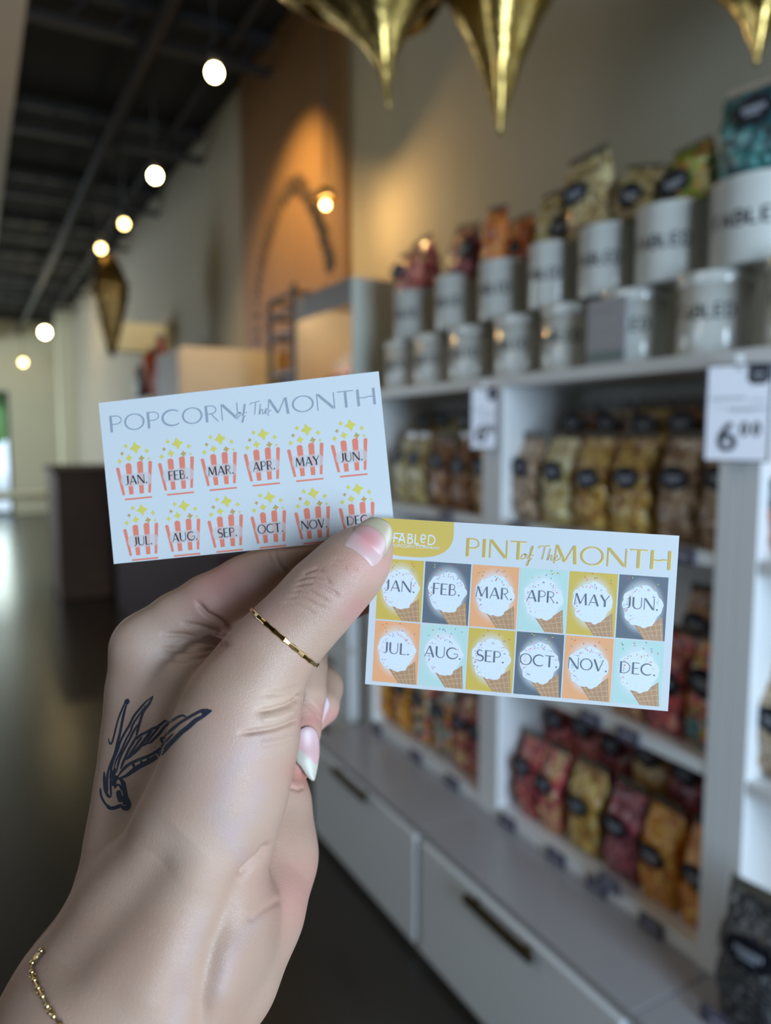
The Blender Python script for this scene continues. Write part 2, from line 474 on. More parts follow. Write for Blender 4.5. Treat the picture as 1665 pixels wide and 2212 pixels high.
TR, TH = 0.075, 0.166
tin_up = MB().lathe([(TR - 0.002, 0.0), (TR, 0.004), (TR, TH - 0.006), (TR + 0.002, TH - 0.004), (TR + 0.001, TH), (TR - 0.003, TH), (TR - 0.003, 0.006), (0.001, 0.005)], 48).mesh('tin_body', M_TIN)
tin_lo = MB().lathe([(TR - 0.002, 0.0), (TR, 0.004), (TR, TH - 0.02)], 48).mesh('tin_body', M_TIN)
lid_me = MB().lathe([(TR + 0.002, TH - 0.026), (TR + 0.003, TH - 0.024), (TR + 0.003, TH - 0.003), (TR + 0.001, TH), (TR - 0.008, TH), (TR - 0.01, TH - 0.003)], 48).mesh('lid', M_TIN)
txt_me = wrap_text('FABLED', 0.026, TR + 0.0006, math.radians(198), 0.072, 0.2).mesh('lettering', M_TXT)
LOW = [(2.31, 'leftmost closed tin of the lower row'), (2.115, 'second closed tin from the left in the lower row'), (1.905, 'closed tin below the orange bags, lower row'),
       (1.675, 'closed tin above the small price sign, lower row'), (1.475, 'closed tin left of the grey notice card, lower row'), (1.262, 'closed tin behind the grey notice card'),
       (1.047, 'closed tin left of the large price sign, lower row'), (0.845, 'rightmost closed tin of the lower row, above the price sign')]
UPP = [(2.26, 'open tin holding the salmon red bags'), (2.00, 'open tin holding the dark red bag'), (1.765, 'open tin holding the two orange bags'),
       (1.545, 'narrow-looking open tin holding the cream bag'), (1.355, 'open tin holding the upright tan bag'), (1.172, 'open tin holding the green and tan bags'),
       (0.972, 'open tin holding the teal bag, top right')]
ZTIN = ZS[3] + 0.0005
SCL = {2.26: 0.96, 2.00: 0.94, 1.765: 0.98, 1.545: 0.86, 1.355: 0.98, 1.172: 1.07, 0.972: 1.24}     # the open tins differ a little in width
for rows, z, up in ((LOW, ZTIN, False), (UPP, ZTIN + TH + 0.0005, True)):
    for y, lab in rows:
        o = empty('storage_tin', (1.372 if not up else 1.305 + TR * SCL[y], y, z), label='white ' + lab, cat='tin', group='white tins on top of the shelves')
        if up: o.scale = (SCL[y], SCL[y], 1)
        link('tin_body', tin_up if up else tin_lo, o)
        if not up: link('lid', lid_me, o)
        link('lettering', txt_me, o)
# ------------------------------------------------------------------ bags of popcorn
def popcorn_mat(name, cols, scale=62):
    m = mat(name, cols[0], 0.45, coat=0.85); nt = m.node_tree; N = nt.nodes; L = nt.links; b = bsdf(m)
    b.inputs['Coat Roughness'].default_value = 0.14
    tc = N.new('ShaderNodeTexCoord'); oi = N.new('ShaderNodeObjectInfo'); ad = N.new('ShaderNodeVectorMath'); ad.operation = 'ADD'
    sc_ = N.new('ShaderNodeVectorMath'); sc_.operation = 'SCALE'; sc_.inputs['Scale'].default_value = 7.0
    L.new(oi.outputs['Location'], sc_.inputs[0]); L.new(tc.outputs['Object'], ad.inputs[0]); L.new(sc_.outputs[0], ad.inputs[1])
    v = N.new('ShaderNodeTexVoronoi'); v.inputs['Scale'].default_value = scale; L.new(ad.outputs[0], v.inputs['Vector'])
    se = N.new('ShaderNodeSeparateColor'); L.new(v.outputs['Color'], se.inputs[0])
    cr = N.new('ShaderNodeValToRGB'); cr.color_ramp.interpolation = 'CONSTANT'
    el = cr.color_ramp.elements
    while len(el) < len(cols): el.new(0.5)
    for i, c in enumerate(cols): el[i].position = i / len(cols); el[i].color = c
    L.new(se.outputs[0], cr.inputs['Fac'])
    L.new(cr.outputs['Color'], b.inputs['Base Color'])
    nz = N.new('ShaderNodeTexNoise'); nz.inputs['Scale'].default_value = 18; nz.inputs['Detail'].default_value = 3; L.new(ad.outputs[0], nz.inputs['Vector'])
    bp = N.new('ShaderNodeBump'); bp.inputs['Strength'].default_value = 0.8; bp.inputs['Distance'].default_value = 0.01; bp.invert = True
    L.new(v.outputs['Distance'], bp.inputs['Height']); L.new(bp.outputs['Normal'], b.inputs['Normal'])
    b2 = N.new('ShaderNodeBump'); b2.inputs['Strength'].default_value = 0.7; b2.inputs['Distance'].default_value = 0.03
    L.new(nz.outputs['Fac'], b2.inputs['Height']); L.new(b2.outputs['Normal'], b.inputs['Coat Normal'])
    return m


S3 = lambda *cs: [srgb(*c) for c in cs]
PAL = {
    'cream': popcorn_mat('cream_popcorn', S3((226, 210, 150), (206, 186, 118), (238, 228, 184), (190, 164, 92))),
    'gold': popcorn_mat('golden_popcorn', S3((206, 164, 70), (178, 130, 44), (226, 194, 112), (150, 100, 34))),
    'caramel': popcorn_mat('caramel_popcorn', S3((160, 104, 48), (128, 76, 30), (190, 136, 76), (98, 58, 26))),
    'tan': popcorn_mat('kettle_popcorn', S3((190, 160, 128), (166, 132, 98), (212, 188, 158), (136, 104, 74))),
    'red': popcorn_mat('red_popcorn', S3((196, 70, 72), (168, 48, 56), (214, 130, 100), (132, 34, 46))),
    'redcream': popcorn_mat('strawberry_popcorn', S3((206, 80, 84), (224, 190, 130), (178, 54, 66), (214, 150, 104))),
    'maroon': popcorn_mat('berry_popcorn', S3((158, 66, 78), (128, 44, 58), (182, 104, 108), (98, 32, 44))),
    'orange': popcorn_mat('cheese_popcorn', S3((240, 164, 40), (222, 138, 22), (248, 192, 84), (196, 112, 16))),
    'flame': popcorn_mat('spicy_popcorn', S3((214, 116, 40), (190, 90, 26), (228, 146, 72), (160, 72, 20))),
    'mix': popcorn_mat('rainbow_popcorn', S3((216, 96, 84), (60, 120, 124), (222, 148, 66), (226, 206, 190), (46, 84, 66), (204, 164, 70)), 48),
    'teal': popcorn_mat('teal_popcorn', S3((44, 112, 114), (30, 82, 88), (84, 150, 148), (24, 62, 70))),
    'green': popcorn_mat('lime_popcorn', S3((150, 166, 50), (200, 162, 84), (120, 140, 34), (206, 190, 120), (180, 120, 50)), 48),
    'black': popcorn_mat('black_bag_popcorn', S3((20, 22, 27), (16, 17, 20), (24, 24, 30), (28, 26, 25), (16, 16, 19), (22, 22, 26), (18, 18, 22), (104, 98, 94)), 105),
    'kettle': popcorn_mat('honey_popcorn', S3((206, 182, 126), (184, 156, 98), (220, 200, 150), (160, 128, 74))),
    'salmon': popcorn_mat('salmon_popcorn', S3((206, 108, 92), (178, 82, 70), (222, 140, 118), (150, 60, 54))),
}
M_LABEL = mat('black_label', (0.006, 0.007, 0.012, 1), 0.55, spec=0.25)
M_LTXT = mat('label_print', (0.34, 0.36, 0.42, 1), 0.5)
M_FILM = mat('clear_film_seal', (0.10, 0.085, 0.065, 1), 0.3, coat=0.3)
rb = random.Random(21)


def bag_mesh(pal, w, d, h, seed):
    r = random.Random(seed); nu, nv = 36, 22; b = MB(); v = []
    ph = [r.uniform(0, 6.28) for _ in range(6)]
    for j in range(nv + 1):
        t = j / nv; z = h * (t * 0.93)
        dd = d * min(1.0, 0.55 + 3.2 * t) * (1 - smooth_(0.60, 1.0, t) * 0.93)
        ww = w * (0.94 + 0.06 * min(1, 3 * t)) * (1 - 0.05 * smooth_(0.7, 1, t))
        for k in range(nu):
            a = 2 * math.pi * k / nu; c, s = math.cos(a), math.sin(a); e = 0.55
            x = dd / 2 * math.copysign(abs(c) ** e, c); y = ww / 2 * math.copysign(abs(s) ** e, s)
            n = 0.0035 * (math.sin(5 * a + ph[0] + 9 * t) + math.sin(23 * t + ph[1] + 2 * a) + 0.7 * math.sin(11 * a + 31 * t + ph[2])) * (1 - t * 0.5)
            v.append((x + n * c, y + n * s, z))
    f = [(j * nu + k, j * nu + (k + 1) % nu, (j + 1) * nu + (k + 1) % nu, (j + 1) * nu + k) for j in range(nv) for k in range(nu)]
    f.append(tuple(reversed(range(nu)))); f.append(tuple(nv * nu + k for k in range(nu)))
    b.add(v, f, 0, True)
    return b.mesh('popcorn_bag', PAL[pal])


def smooth_(a, b, x):
    t = min(1, max(0, (x - a) / (b - a))); return t * t * (3 - 2 * t)


def gap(ys, i, most=0.108):
    """width left for a bag between its neighbours' centres"""
    g = [abs(ys[i] - ys[j]) for j in range(len(ys)) if j != i]
    return max(0.05, min(most, min(g) * 0.9))


def label_mesh(w, h):
    b = MB(); n = 28
    P = lambda u, q: (-0.0 + 2.2 * u * u, u, q)
    b.add([P(0, 0)] + [P(w / 2 * math.cos(2 * math.pi * k / n), h / 2 * math.sin(2 * math.pi * k / n)) for k in range(n)], [(0, 1 + (k + 1) % n, 1 + k) for k in range(n)], 0)
    for y0, y1, z, t in ((-0.3, 0.3, 0.03, 0.09), (-0.18, 0.2, -0.14, 0.06)):
        k = 7
        for i in range(k):
            a = w * (y0 + (y1 - y0) * i / k); c = a + w * (y1 - y0) / k * 0.7
            b.add([(P(q, 0)[0] - 0.0006, q, h * zz) for q, zz in ((a, z - t), (a, z + t), (c, z + t), (c, z - t))], [(0, 1, 2, 3)], 1)
    return b.mesh('label', [M_LABEL, M_LTXT])


LABEL = label_mesh(0.078, 0.056)
LABELB = label_mesh(0.092, 0.066)
SEAL = {}
MESHES = {}


def bag(pal, x, y, z, w, d, h, label, group, lab_z=0.5, rot=(0, 0, 0), big=False, lab_y=0.0, nolabel=False):
    key = (pal, round(w, 2), round(d, 2), round(h, 2), rb.randrange(2))
    if key not in MESHES: MESHES[key] = bag_mesh(pal, w, d, h, hash(key[1:]) & 255)
    o = link('popcorn_bag', MESHES[key], None, (x, y, z), rot)
    tag(o, label, 'bag of popcorn', group)
    ks = (round(w, 2), round(h, 2))
    if ks not in SEAL:
        b = MB(); b.box(-0.0025, 0.0025, -w * 0.46, w * 0.46, h * 0.925, h); SEAL[ks] = b.mesh('top_seal', M_FILM)
    link('top_seal', SEAL[ks], o)
    if not nolabel:
        l = link('label', LABELB if big else LABEL, o, (-d / 2 - 0.0055, lab_y, h * lab_z))
    return o


# --- unit behind the ice-cream card, upper shelf: front row and taller back row
G1 = 'bags on the upper shelf behind the ice cream card'
front = [('tan', 1120, 1010), ('cream', 1188, 1020), ('gold', 1262, 1035), ('gold', 1345, 1035), ('tan', 1450, 1035), ('tan', 1548, 1035)]
desc = ['pinkish tan popcorn bag first in the front row beside the pillar', 'pale cream popcorn bag second in the front row, upper shelf',
        'golden popcorn bag third in the front row, upper shelf', 'golden popcorn bag fourth in the front row, with a bright side highlight',
        'wide tan popcorn bag fifth in the front row, upper shelf', 'tan popcorn bag at the right end of the front row, below the price sign']
ys = [on_x(px, py, 1.315)[1] for _, px, py in front]
for i, ((pal, px, py), dsc) in enumerate(zip(front, desc)):
    p = on_x(px, py, 1.315); bag(pal, 1.365, p[1], ZS[2] + 0.002, gap(ys, i), 0.085, 0.245, dsc, G1, (p[2] - ZS[2]) / 0.245, (0, 0, rb.uniform(-0.08, 0.08)))
back = [('caramel', 1235, 915), ('tan', 1310, 915), ('gold', 1388, 918), ('caramel', 1470, 915)]
desc = ['amber popcorn bag at the left of the back row, upper shelf', 'rosy tan popcorn bag second in the back row, upper shelf',
        'dark golden popcorn bag third in the back row, upper shelf', 'dark caramel popcorn bag at the right of the back row, beside the price sign']
for (pal, px, py), dsc in zip(back, desc):
    p = on_x(px, py, 1.455); bag(pal, 1.50, p[1], ZS[2] + 0.002, 0.108, 0.085, 0.325, dsc, G1, (p[2] - ZS[2]) / 0.325, (0, 0, rb.uniform(-0.06, 0.06)))
# --- same unit, middle shelf (mostly behind the card)
G2 = 'bags on the middle shelf behind the ice cream card'
for pal, y, x, dsc in (('mix', 0.992, 1.36, 'rainbow popcorn bag with a black oval label right of the ice cream card'), ('red', 1.105, 1.36, 'red popcorn bag peeking out under the right corner of the ice cream card'),
                       ('caramel', 1.215, 1.36, 'brown popcorn bag under the bottom edge of the ice cream card, middle shelf')):
    bag(pal, x, y, ZS[1] + 0.002, 0.106, 0.085, 0.25, dsc, G2, 0.62 if pal == 'mix' else 0.5, (0, 0, rb.uniform(-0.06, 0.06)), True)
for pal, y, dsc in (('black', 1.0, 'dark popcorn bag at the back of the middle shelf, right of the card'), ('caramel', 1.115, 'brown popcorn bag at the back of the middle shelf, at the card edge')):
    bag(pal, 1.485, y, ZS[1] + 0.002, 0.106, 0.085, 0.33, dsc, G2, 0.72)
# --- same unit, bottom shelf
G3 = 'bags on the bottom shelf below the ice cream card'
rows = [('red', 1124, 1655, 1588), ('redcream', 1172, 1695, 1618), ('gold', 1242, 1740, 1668), ('maroon', 1324, 1785, 1708), ('orange', 1402, 1850, 1758), ('orange', 1498, 1897, 1800)]
desc = ['red popcorn bag first on the bottom shelf beside the pillar', 'red and cream popcorn bag second on the bottom shelf', 'golden popcorn bag third on the bottom shelf',
        'dark pink popcorn bag fourth on the bottom shelf behind two tags', 'bright orange popcorn bag fifth on the bottom shelf', 'orange popcorn bag last on the bottom shelf beside the right pillar']
ys = [on_x(px, py, 1.315)[1] - 0.01 for _, px, py, _t in rows]
for i, ((pal, px, py, pt), dsc) in enumerate(zip(rows, desc)):
    p = on_x(px, py, 1.315); t = on_x(px + 15, pt, 1.36)
    hgt = max(0.24, min(0.34, t[2] - ZS[0])); bag(pal, 1.362, p[1] - 0.01, ZS[0] + 0.002, gap(ys, i), 0.085, hgt, dsc, G3, (p[2] - ZS[0]) / hgt, (0, 0, rb.uniform(-0.05, 0.05)), lab_y=0.008)
for pal, y, hh, dsc in (('red', 1.58, 0.33, 'red popcorn bag at the back left of the bottom shelf'), ('salmon', 1.47, 0.35, 'salmon popcorn bag second at the back of the bottom shelf'),
                        ('maroon', 1.36, 0.34, 'wine red popcorn bag in the middle of the back row, bottom shelf'), ('gold', 1.245, 0.36, 'golden popcorn bag with a raised label at the back of the bottom shelf'),
                        ('maroon', 1.13, 0.36, 'wine red popcorn bag behind the bright orange one'), ('flame', 1.015, 0.36, 'dark orange popcorn bag in the back corner of the bottom shelf')):
    bag(pal, 1.485, y, ZS[0] + 0.002, 0.108, 0.085, hh, dsc, G3, 0.78, (0, 0, rb.uniform(-0.06, 0.06)))
# --- far unit, upper shelf
G4 = 'bags on the upper shelf left of the pillar'
far = [('cream', 857, 985), ('cream', 890, 992), ('caramel', 937, 996), ('caramel', 985, 1006), ('gold', 1032, 1010)]
ys = [on_x(px, py, 1.315)[1] for _, px, py in far]
for i, ((pal, px, py), dsc) in enumerate(zip(far,
                              ['cream popcorn bag at the left end of the upper shelf, at the card corner', 'cream popcorn bag with a bright side highlight, left of the pillar',
                               'caramel popcorn bag in the middle of the upper shelf, left of the pillar', 'caramel popcorn bag under the small price sign', 'golden brown popcorn bag tight against the pillar'])):
    p = on_x(px, py, 1.315); bag(pal, 1.365, p[1], ZS[2] + 0.002, gap(ys, i), 0.085, 0.245, dsc, G4, (p[2] - ZS[2]) / 0.245, (0, 0, rb.uniform(-0.08, 0.08)))
for (pal, px, py), dsc in zip([('gold', 915, 912), ('cream', 952, 908), ('gold', 1003, 910)],
                              ['yellow popcorn bag at the left of the back row, left of the pillar', 'pale yellow popcorn bag in the middle of the back row, left of the pillar', 'yellow popcorn bag behind the small price sign']):
    p = on_x(px, py, 1.455); bag(pal, 1.50, p[1], ZS[2] + 0.002, 0.108, 0.085, 0.325, dsc, G4, (p[2] - ZS[2]) / 0.325)
# --- far unit, bottom shelf
G5 = 'bags on the bottom shelf left of the pillar'
low = [('orange', 826, 1520), ('orange', 868, 1545), ('mix', 908, 1585), ('mix', 955, 1620), ('redcream', 997, 1640), ('red', 1030, 1655)]
ys = [on_x(px, py, 1.33)[1] for _, px, py in low]
for i, ((pal, px, py), dsc) in enumerate(zip([('orange', 826, 1520), ('orange', 868, 1545), ('mix', 908, 1585), ('mix', 955, 1620), ('redcream', 997, 1640), ('red', 1030, 1655)],
                              ['orange popcorn bag at the left end of the bottom shelf under the card', 'orange popcorn bag second from the left under the card', 'pink and teal popcorn bag third from the left under the card',
                               'teal and coral popcorn bag in the middle of the far bottom shelf', 'cream and red popcorn bag near the pillar, far bottom shelf', 'red popcorn bag tight against the pillar, far bottom shelf'])):
    p = on_x(px, py, 1.33); bag(pal, 1.362, p[1], ZS[0] + 0.002, gap(ys, i), 0.085, 0.27, dsc, G5, 0.62, (0, 0, rb.uniform(-0.06, 0.06)))
# --- unit at the right edge of the picture
G6 = 'bags in the shelf unit at the right edge'
p = on_x(1652, 1130, 1.33); bag('flame', 1.365, p[1] - 0.02, ZS[2] + 0.002, 0.108, 0.085, 0.25, 'amber popcorn bag on the upper shelf at the right edge', G6)
p = on_x(1655, 1600, 1.33); bag('tan', 1.365, p[1] - 0.02, ZS[1] + 0.002, 0.108, 0.085, 0.25, 'tan popcorn bag on the middle shelf at the right edge', G6)
bag('black', 1.235, 0.785, ZT + 0.001, 0.135, 0.085, 0.285, 'black popcorn bag standing at the bottom right corner', G6, 0.62, (0, 0, 0.1), True)
bag('orange', 1.50, 0.79, ZS[0] + 0.002, 0.11, 0.08, 0.33, 'orange popcorn bag at the back of the right-edge unit', G6, 0.75)
# --- bags standing in the open tins
G7 = 'bags in the open tins on top'
RIM = ZTIN + 2 * TH + 0.001
for pal, px, ptop, yt, dx, w, d_, lz, ly, tilt, rz, dsc in (   # px, ptop: where the bag's top shows; yt: the tin it rests in
        ('salmon', 885, 545, 2.26, -0.045, 0.125, 0.05, 0.52, 0.03, 0.0, 0.10, 'salmon red bag at the left end of the open tins'),
        ('red', 925, 512, 2.24, 0.025, 0.12, 0.05, 0.60, 0.0, -0.2, 0.1, 'red bag leaning over in the leftmost open tin'),
        ('maroon', 1005, 486, 2.00, 0.0, 0.125, 0.06, 0.5, -0.035, 0.15, 0.0, 'dark red bag in the open tin left of the orange bags'),
        ('flame', 1073, 446, 1.80, -0.03, 0.075, 0.05, 0.0, 0.0, 0.05, 0.2, 'upright orange bag with a pointed top'),
        ('flame', 1122, 470, 1.70, 0.03, 0.11, 0.05, 0.30, 0.012, 0.0, 0.0, 'squat orange bag behind the rim of its tin'),
        ('cream', 1190, 418, 1.53, 0.0, 0.08, 0.05, 0.30, -0.045, 0.0, 0.1, 'narrow cream bag standing in its tin'),
        ('kettle', 1278, 328, 1.36, -0.02, 0.125, 0.06, 0.50, 0.025, -0.12, 0.15, 'tall tan bag leaning with a pointed corner'),
        ('kettle', 1362, 368, 1.235, -0.02, 0.11, 0.05, 0.42, 0.0, 0.25, 0.0, 'tan bag drooping towards the green one'),
        ('green', 1428, 362, 1.16, 0.035, 0.075, 0.04, 0.0, 0.0, 0.0, 0.0, 'small lime green bag in the open tin'),
        ('green', 1508, 306, 1.10, -0.01, 0.095, 0.055, 0.36, 0.03, -0.1, 0.1, 'green and orange bag left of the teal one'),
        ('teal', 1650, 172, 0.955, 0.0, 0.15, 0.075, 0.66, 0.0, 0.0, 0.2, 'large teal bag in the top right tin')):
    X = 1.378 + dx; p = on_x(px, ptop, X)
    zb_ = RIM - 0.004; h = (p[2] - zb_) / max(0.85, math.cos(tilt))
    y = min(max(p[1], yt - 0.03), yt + 0.03)
    bag(pal, X, y, zb_, w, d_, h, dsc, G7, lz, (tilt, 0, rz), lab_y=ly, nolabel=lz == 0.0)
# ------------------------------------------------------------------ price signs, notice card, shelf tags
M_SIGNW = mat('sign_card', (0.86, 0.84, 0.90, 1), 0.45)
M_SIGNK = mat('sign_black', (0.04, 0.04, 0.05, 1), 0.5)
M_SIGNG = mat('sign_grey_print', (0.50, 0.50, 0.54, 1), 0.5)
DIG = {'6': [crv([(0.42, 1.0), (0.2, 0.8), (0.03, 0.5), (0.0, 0.25), (0.1, 0.04), (0.28, 0.0), (0.46, 0.08), (0.52, 0.28), (0.42, 0.48), (0.25, 0.52), (0.06, 0.4)], 5, False)],
       '0': [crv([(0.25, 1), (0.05, 0.75), (0.02, 0.4), (0.12, 0.05), (0.3, 0), (0.46, 0.2), (0.5, 0.6), (0.4, 0.92)], 5, True)]}


def plate_stroke(b, pts, wd, x, mi):
    """flat stroke on a plate facing -X; points are (distance to the reader's right, up)"""
    P = [np.array(p, float) for p in pts]; vs = []
    for i in range(len(P)):
        t = P[min(i + 1, len(P) - 1)] - P[max(i - 1, 0)]; t = t / max(1e-9, np.linalg.norm(t)); n = np.array([-t[1], t[0]]) * wd / 2
        for s in (1, -1): q = P[i] + n * s; vs.append((x, -q[0], q[1]))
    b.add(vs, [(2 * i, 2 * i + 1, 2 * i + 3, 2 * i + 2) for i in range(len(P) - 1)], mi)


def price_sign(corners, X, label):
    """corners in pixels: left x, right x, top y, bottom y; hangs from the shelf top in front of the pillar"""
    l, r, t, bt = corners
    Xl = X - 0.045                                   # the board hangs a little askew, its far edge out from the shelf
    a = on_x(l, t, Xl); c = on_x(r, bt, X); dy = a[1] - c[1]
    zt_, zb = on_x((l + r) / 2, t, X - 0.02)[2], on_x((l + r) / 2, bt, X - 0.02)[2]
    W, H = math.hypot(dy, X - Xl), zt_ - zb
    o = empty('price_sign', (Xl, a[1], zb), (0, 0, math.atan2(X - Xl, dy)), label=label, cat='price sign', group='price signs hanging from the shelf top')
    MB().box(0, 0.003, -W, 0, 0, H).build('board', M_SIGNW, o)
    f = MB()
    for y0_, y1_, z0, z1 in ((-W - 0.003, 0.003, -0.003, 0.0), (-W - 0.003, 0.003, H, H + 0.003), (-W - 0.003, -W, 0, H), (0, 0.003, 0, H)): f.box(-0.001, 0.004, y0_, y1_, z0, z1)
    f.build('frame', M_SIGNK, o)
    e = MB(); e.add([(-0.0012, -W * 0.64, H), (-0.0012, -W * 0.98, H), (-0.0012, -W * 0.98, H * 0.84), (-0.0012, -W * 0.90, H * 0.795), (-0.0012, -W * 0.72, H * 0.795), (-0.0012, -W * 0.64, H * 0.84)], [(5, 4, 3, 2, 1, 0)], 0)
    plate_stroke(e, [(W * 0.73, H * 0.9), (W * 0.89, H * 0.9)], H * 0.016, -0.0016, 1); plate_stroke(e, [(W * 0.77, H * 0.86), (W * 0.85, H * 0.86)], H * 0.01, -0.0016, 1)
    e.build('emblem', [M_SIGNK, M_SIGNG], o)
    g = MB(); rr = random.Random(5)
    for z, x0, x1, th in ((0.655, 0.06, 0.62, 0.03), (0.63, 0.70, 0.92, 0.02), (0.565, 0.12, 0.30, 0.012), (0.545, 0.34, 0.95, 0.028), (0.515, 0.40, 0.80, 0.012)):
        x = x0
        while x < x1:
            ln = rr.uniform(0.03, 0.07); plate_stroke(g, [(W * x, H * z), (W * min(x + ln, x1), H * z)], H * th, -0.0012, 0); x += ln + 0.016
    g.build('small_print', M_SIGNG, o)
    n = MB()
    for ch, ox, oz, s in (('6', 0.24, 0.12, 0.27), ('0', 0.57, 0.27, 0.125), ('0', 0.76, 0.27, 0.125)):
        for q in DIG[ch]: plate_stroke(n, [(W * ox + p[0] * H * s * 0.98, H * (oz + p[1] * s)) for p in q], H * s * 0.2, -0.0014, 0)
    n.build('price', M_SIGNK, o)
    MB().box(0.0, 0.004, -W * 0.56, -W * 0.44, H - 0.01, H + 0.02).build('hook', M_WHITE, o)
    return o


price_sign((1531, 1657, 790, 994), XS - 0.02, 'large price sign reading 6.00 in front of the right-hand pillar')
price_sign((1019, 1071, 840, 968), XS - 0.02, 'small-looking price sign hanging in front of the left-hand pillar')
# grey notice card leaning on a tin
a, c = on_x(1271, 652, XS + 0.004), on_x(1350, 797, XS + 0.004)
zb = ZS[3] + 0.001; W = a[1] - c[1]; H = on_x(1310, 645, XS + 0.004)[2] - zb
o = empty('notice_card', (XS + 0.002, a[1], zb), label='grey notice card with a green strip leaning against a tin', cat='notice')
MB().box(0, 0.002, -W, 0, 0, H).build('card', mat('grey_card', (0.42, 0.40, 0.43, 1), 0.5), o)
b = MB(); b.box(-0.001, 0, -W * 0.97, -W * 0.03, H * 0.04, H * 0.2); b.build('green_strip', mat('green_strip', (0.20, 0.26, 0.25, 1), 0.5), o)
g = MB()
for x in (0.2, 0.32, 0.46, 0.58, 0.7): plate_stroke(g, [(W * x, H * 0.76), (W * (x + 0.04), H * 0.88)], 0.003, -0.001, 0)
for z in (0.6, 0.5, 0.4): plate_stroke(g, [(W * 0.15, H * z), (W * 0.8, H * z)], 0.002, -0.001, 0)
g.build('small_print', M_SIGNG, o)
# tags clipped on the shelf edges
tb = MB(); tb.box(-0.006, 0, -0.032, 0.032, -0.017, 0.017); TAGM = tb.mesh('shelf_tag', mat('tag_purple_grey', (0.10, 0.09, 0.14, 1), 0.4))
te = MB(); te.box(-0.0075, -0.006, -0.003, 0.003, -0.017, 0.017)
TAGE = te.mesh('tag_end', M_SIGNK)
ti = MB()
for i in range(6): ti.box(-0.0066, -0.006, -0.020 + i * 0.007, -0.0155 + i * 0.007, -0.003, 0.003)
TAGI = ti.mesh('tag_print', M_SIGNG)
TG = [(1098, 1768, 'shelf tag under the first red bag, at the foot of the pillar'), (1203, 1848, 'shelf tag under the golden bag on the bottom shelf'), (1291, 1918, 'shelf tag under the dark pink bag, lower of two'),
      (1408, 2008, 'shelf tag under the bright orange bag'), (815, 1562, 'leftmost shelf tag on the far bottom shelf'), (900, 1632, 'second shelf tag on the far bottom shelf'), (978, 1690, 'third shelf tag on the far bottom shelf'),
      (965, 1103, 'shelf tag on the upper shelf left of the pillar'), (1123, 1118, 'shelf tag under the pinkish tan bag, upper shelf'), (1225, 1132, 'shelf tag under the cream bag, just above the ice cream card'),
      (1278, 1540, 'shelf tag at the middle shelf edge, just below the ice cream card'), (1358, 1592, 'second shelf tag along the middle shelf edge, below the card corner'), (1475, 1195, 'shelf tag on the upper shelf at the card corner')]
for x, y, lab in TG:
    p = on_x(x, y, XS - 0.001); zz = min((ZS[0] - 0.018, ZS[1] - 0.014, ZS[2] - 0.014), key=lambda q: abs(q - p[2]))
    o = link('shelf_tag', TAGM, None, (XS - 0.0005, p[1], zz)); tag(o, 'dark ' + lab, 'shelf tag', 'dark tags on the shelf edges')
    for sy in (-0.029, 0.029): link('tag_end', TAGE, o, (0, sy, 0))
    link('tag_print', TAGI, o)
p = on_x(1318, 1888, XS - 0.009)
o = link('shelf_tag', TAGM, None, (XS - 0.009, p[1], ZS[0] + 0.018)); tag(o, 'dark shelf tag standing in front of the dark pink bag, upper of two', 'shelf tag', 'dark tags on the shelf edges')
for sy in (-0.029, 0.029): link('tag_end', TAGE, o, (0, sy, 0))
link('tag_print', TAGI, o)
o = link('shelf_tag', TAGM, None, (1.178, 0.795, ZT + 0.0175)); o.scale = (1, 2.0, 1); tag(o, 'wide dark tag standing in front of the black bag, bottom right corner', 'shelf tag', 'dark tags on the shelf edges')
for sy in (-0.029, 0.029): link('tag_end', TAGE, o, (0, sy, 0))
link('tag_print', TAGI, o)
# ------------------------------------------------------------------ gold foil stars
M_FOIL = noise_mat('gold_foil', (0.52, 0.37, 0.13, 1), (0.42, 0.28, 0.08, 1), 30, 0.26, 3, 0.35, metal=1.0)


def spike(b, d, length, r0, p, cap, n=24, ridge=0.22):
    d = Vector(d).normalized(); a = d.orthogonal().normalized(); c = d.cross(a); m = 26; v = []
    for j in range(m + 1):
        t = j / m; r = min(r0 * (1 - t) ** p, cap) + 0.0035 * (1 if t > 0.8 else 0)
        for k in range(n):
            w = 2 * math.pi * k / n
            q = r * (1 + ridge * (abs(math.cos(2 * w)) - 0.6)) * (1 + 0.02 * math.sin(40 * t + 3 * w))
            v.append(d * (length * t) + a * (q * math.cos(w)) + c * (q * math.sin(w)))
    f = [(j * n + k, j * n + (k + 1) % n, (j + 1) * n + (k + 1) % n, (j + 1) * n + k) for j in range(m) for k in range(n)]
    f.append(tuple(m * n + k for k in range(n)))
    b.add(v, f, 0, True)


def foil_star(cpx, tpx, depth, r0, p, cap, label, others):
    c = at_depth(*cpx, depth); t = at_depth(*tpx, depth); L_ = np.linalg.norm(t - c)
    o = empty('foil_star', tuple(c), label=label, cat='hanging star', group='gold foil stars hanging near the wall')
    b = MB(); spike(b, t - c, L_, r0, p, cap); b.build('spike', M_FOIL, o)
    for dv in others:
        b = MB(); spike(b, dv, L_ * 0.42, r0 * 0.9, p, cap); b.build('spike', M_FOIL, o)
    MB().tube([(0, 0, 0), (0, 0, ZC - c[2] - 0.002)], 0.0015, 6).build('string', M_BLACK, o)
    return o


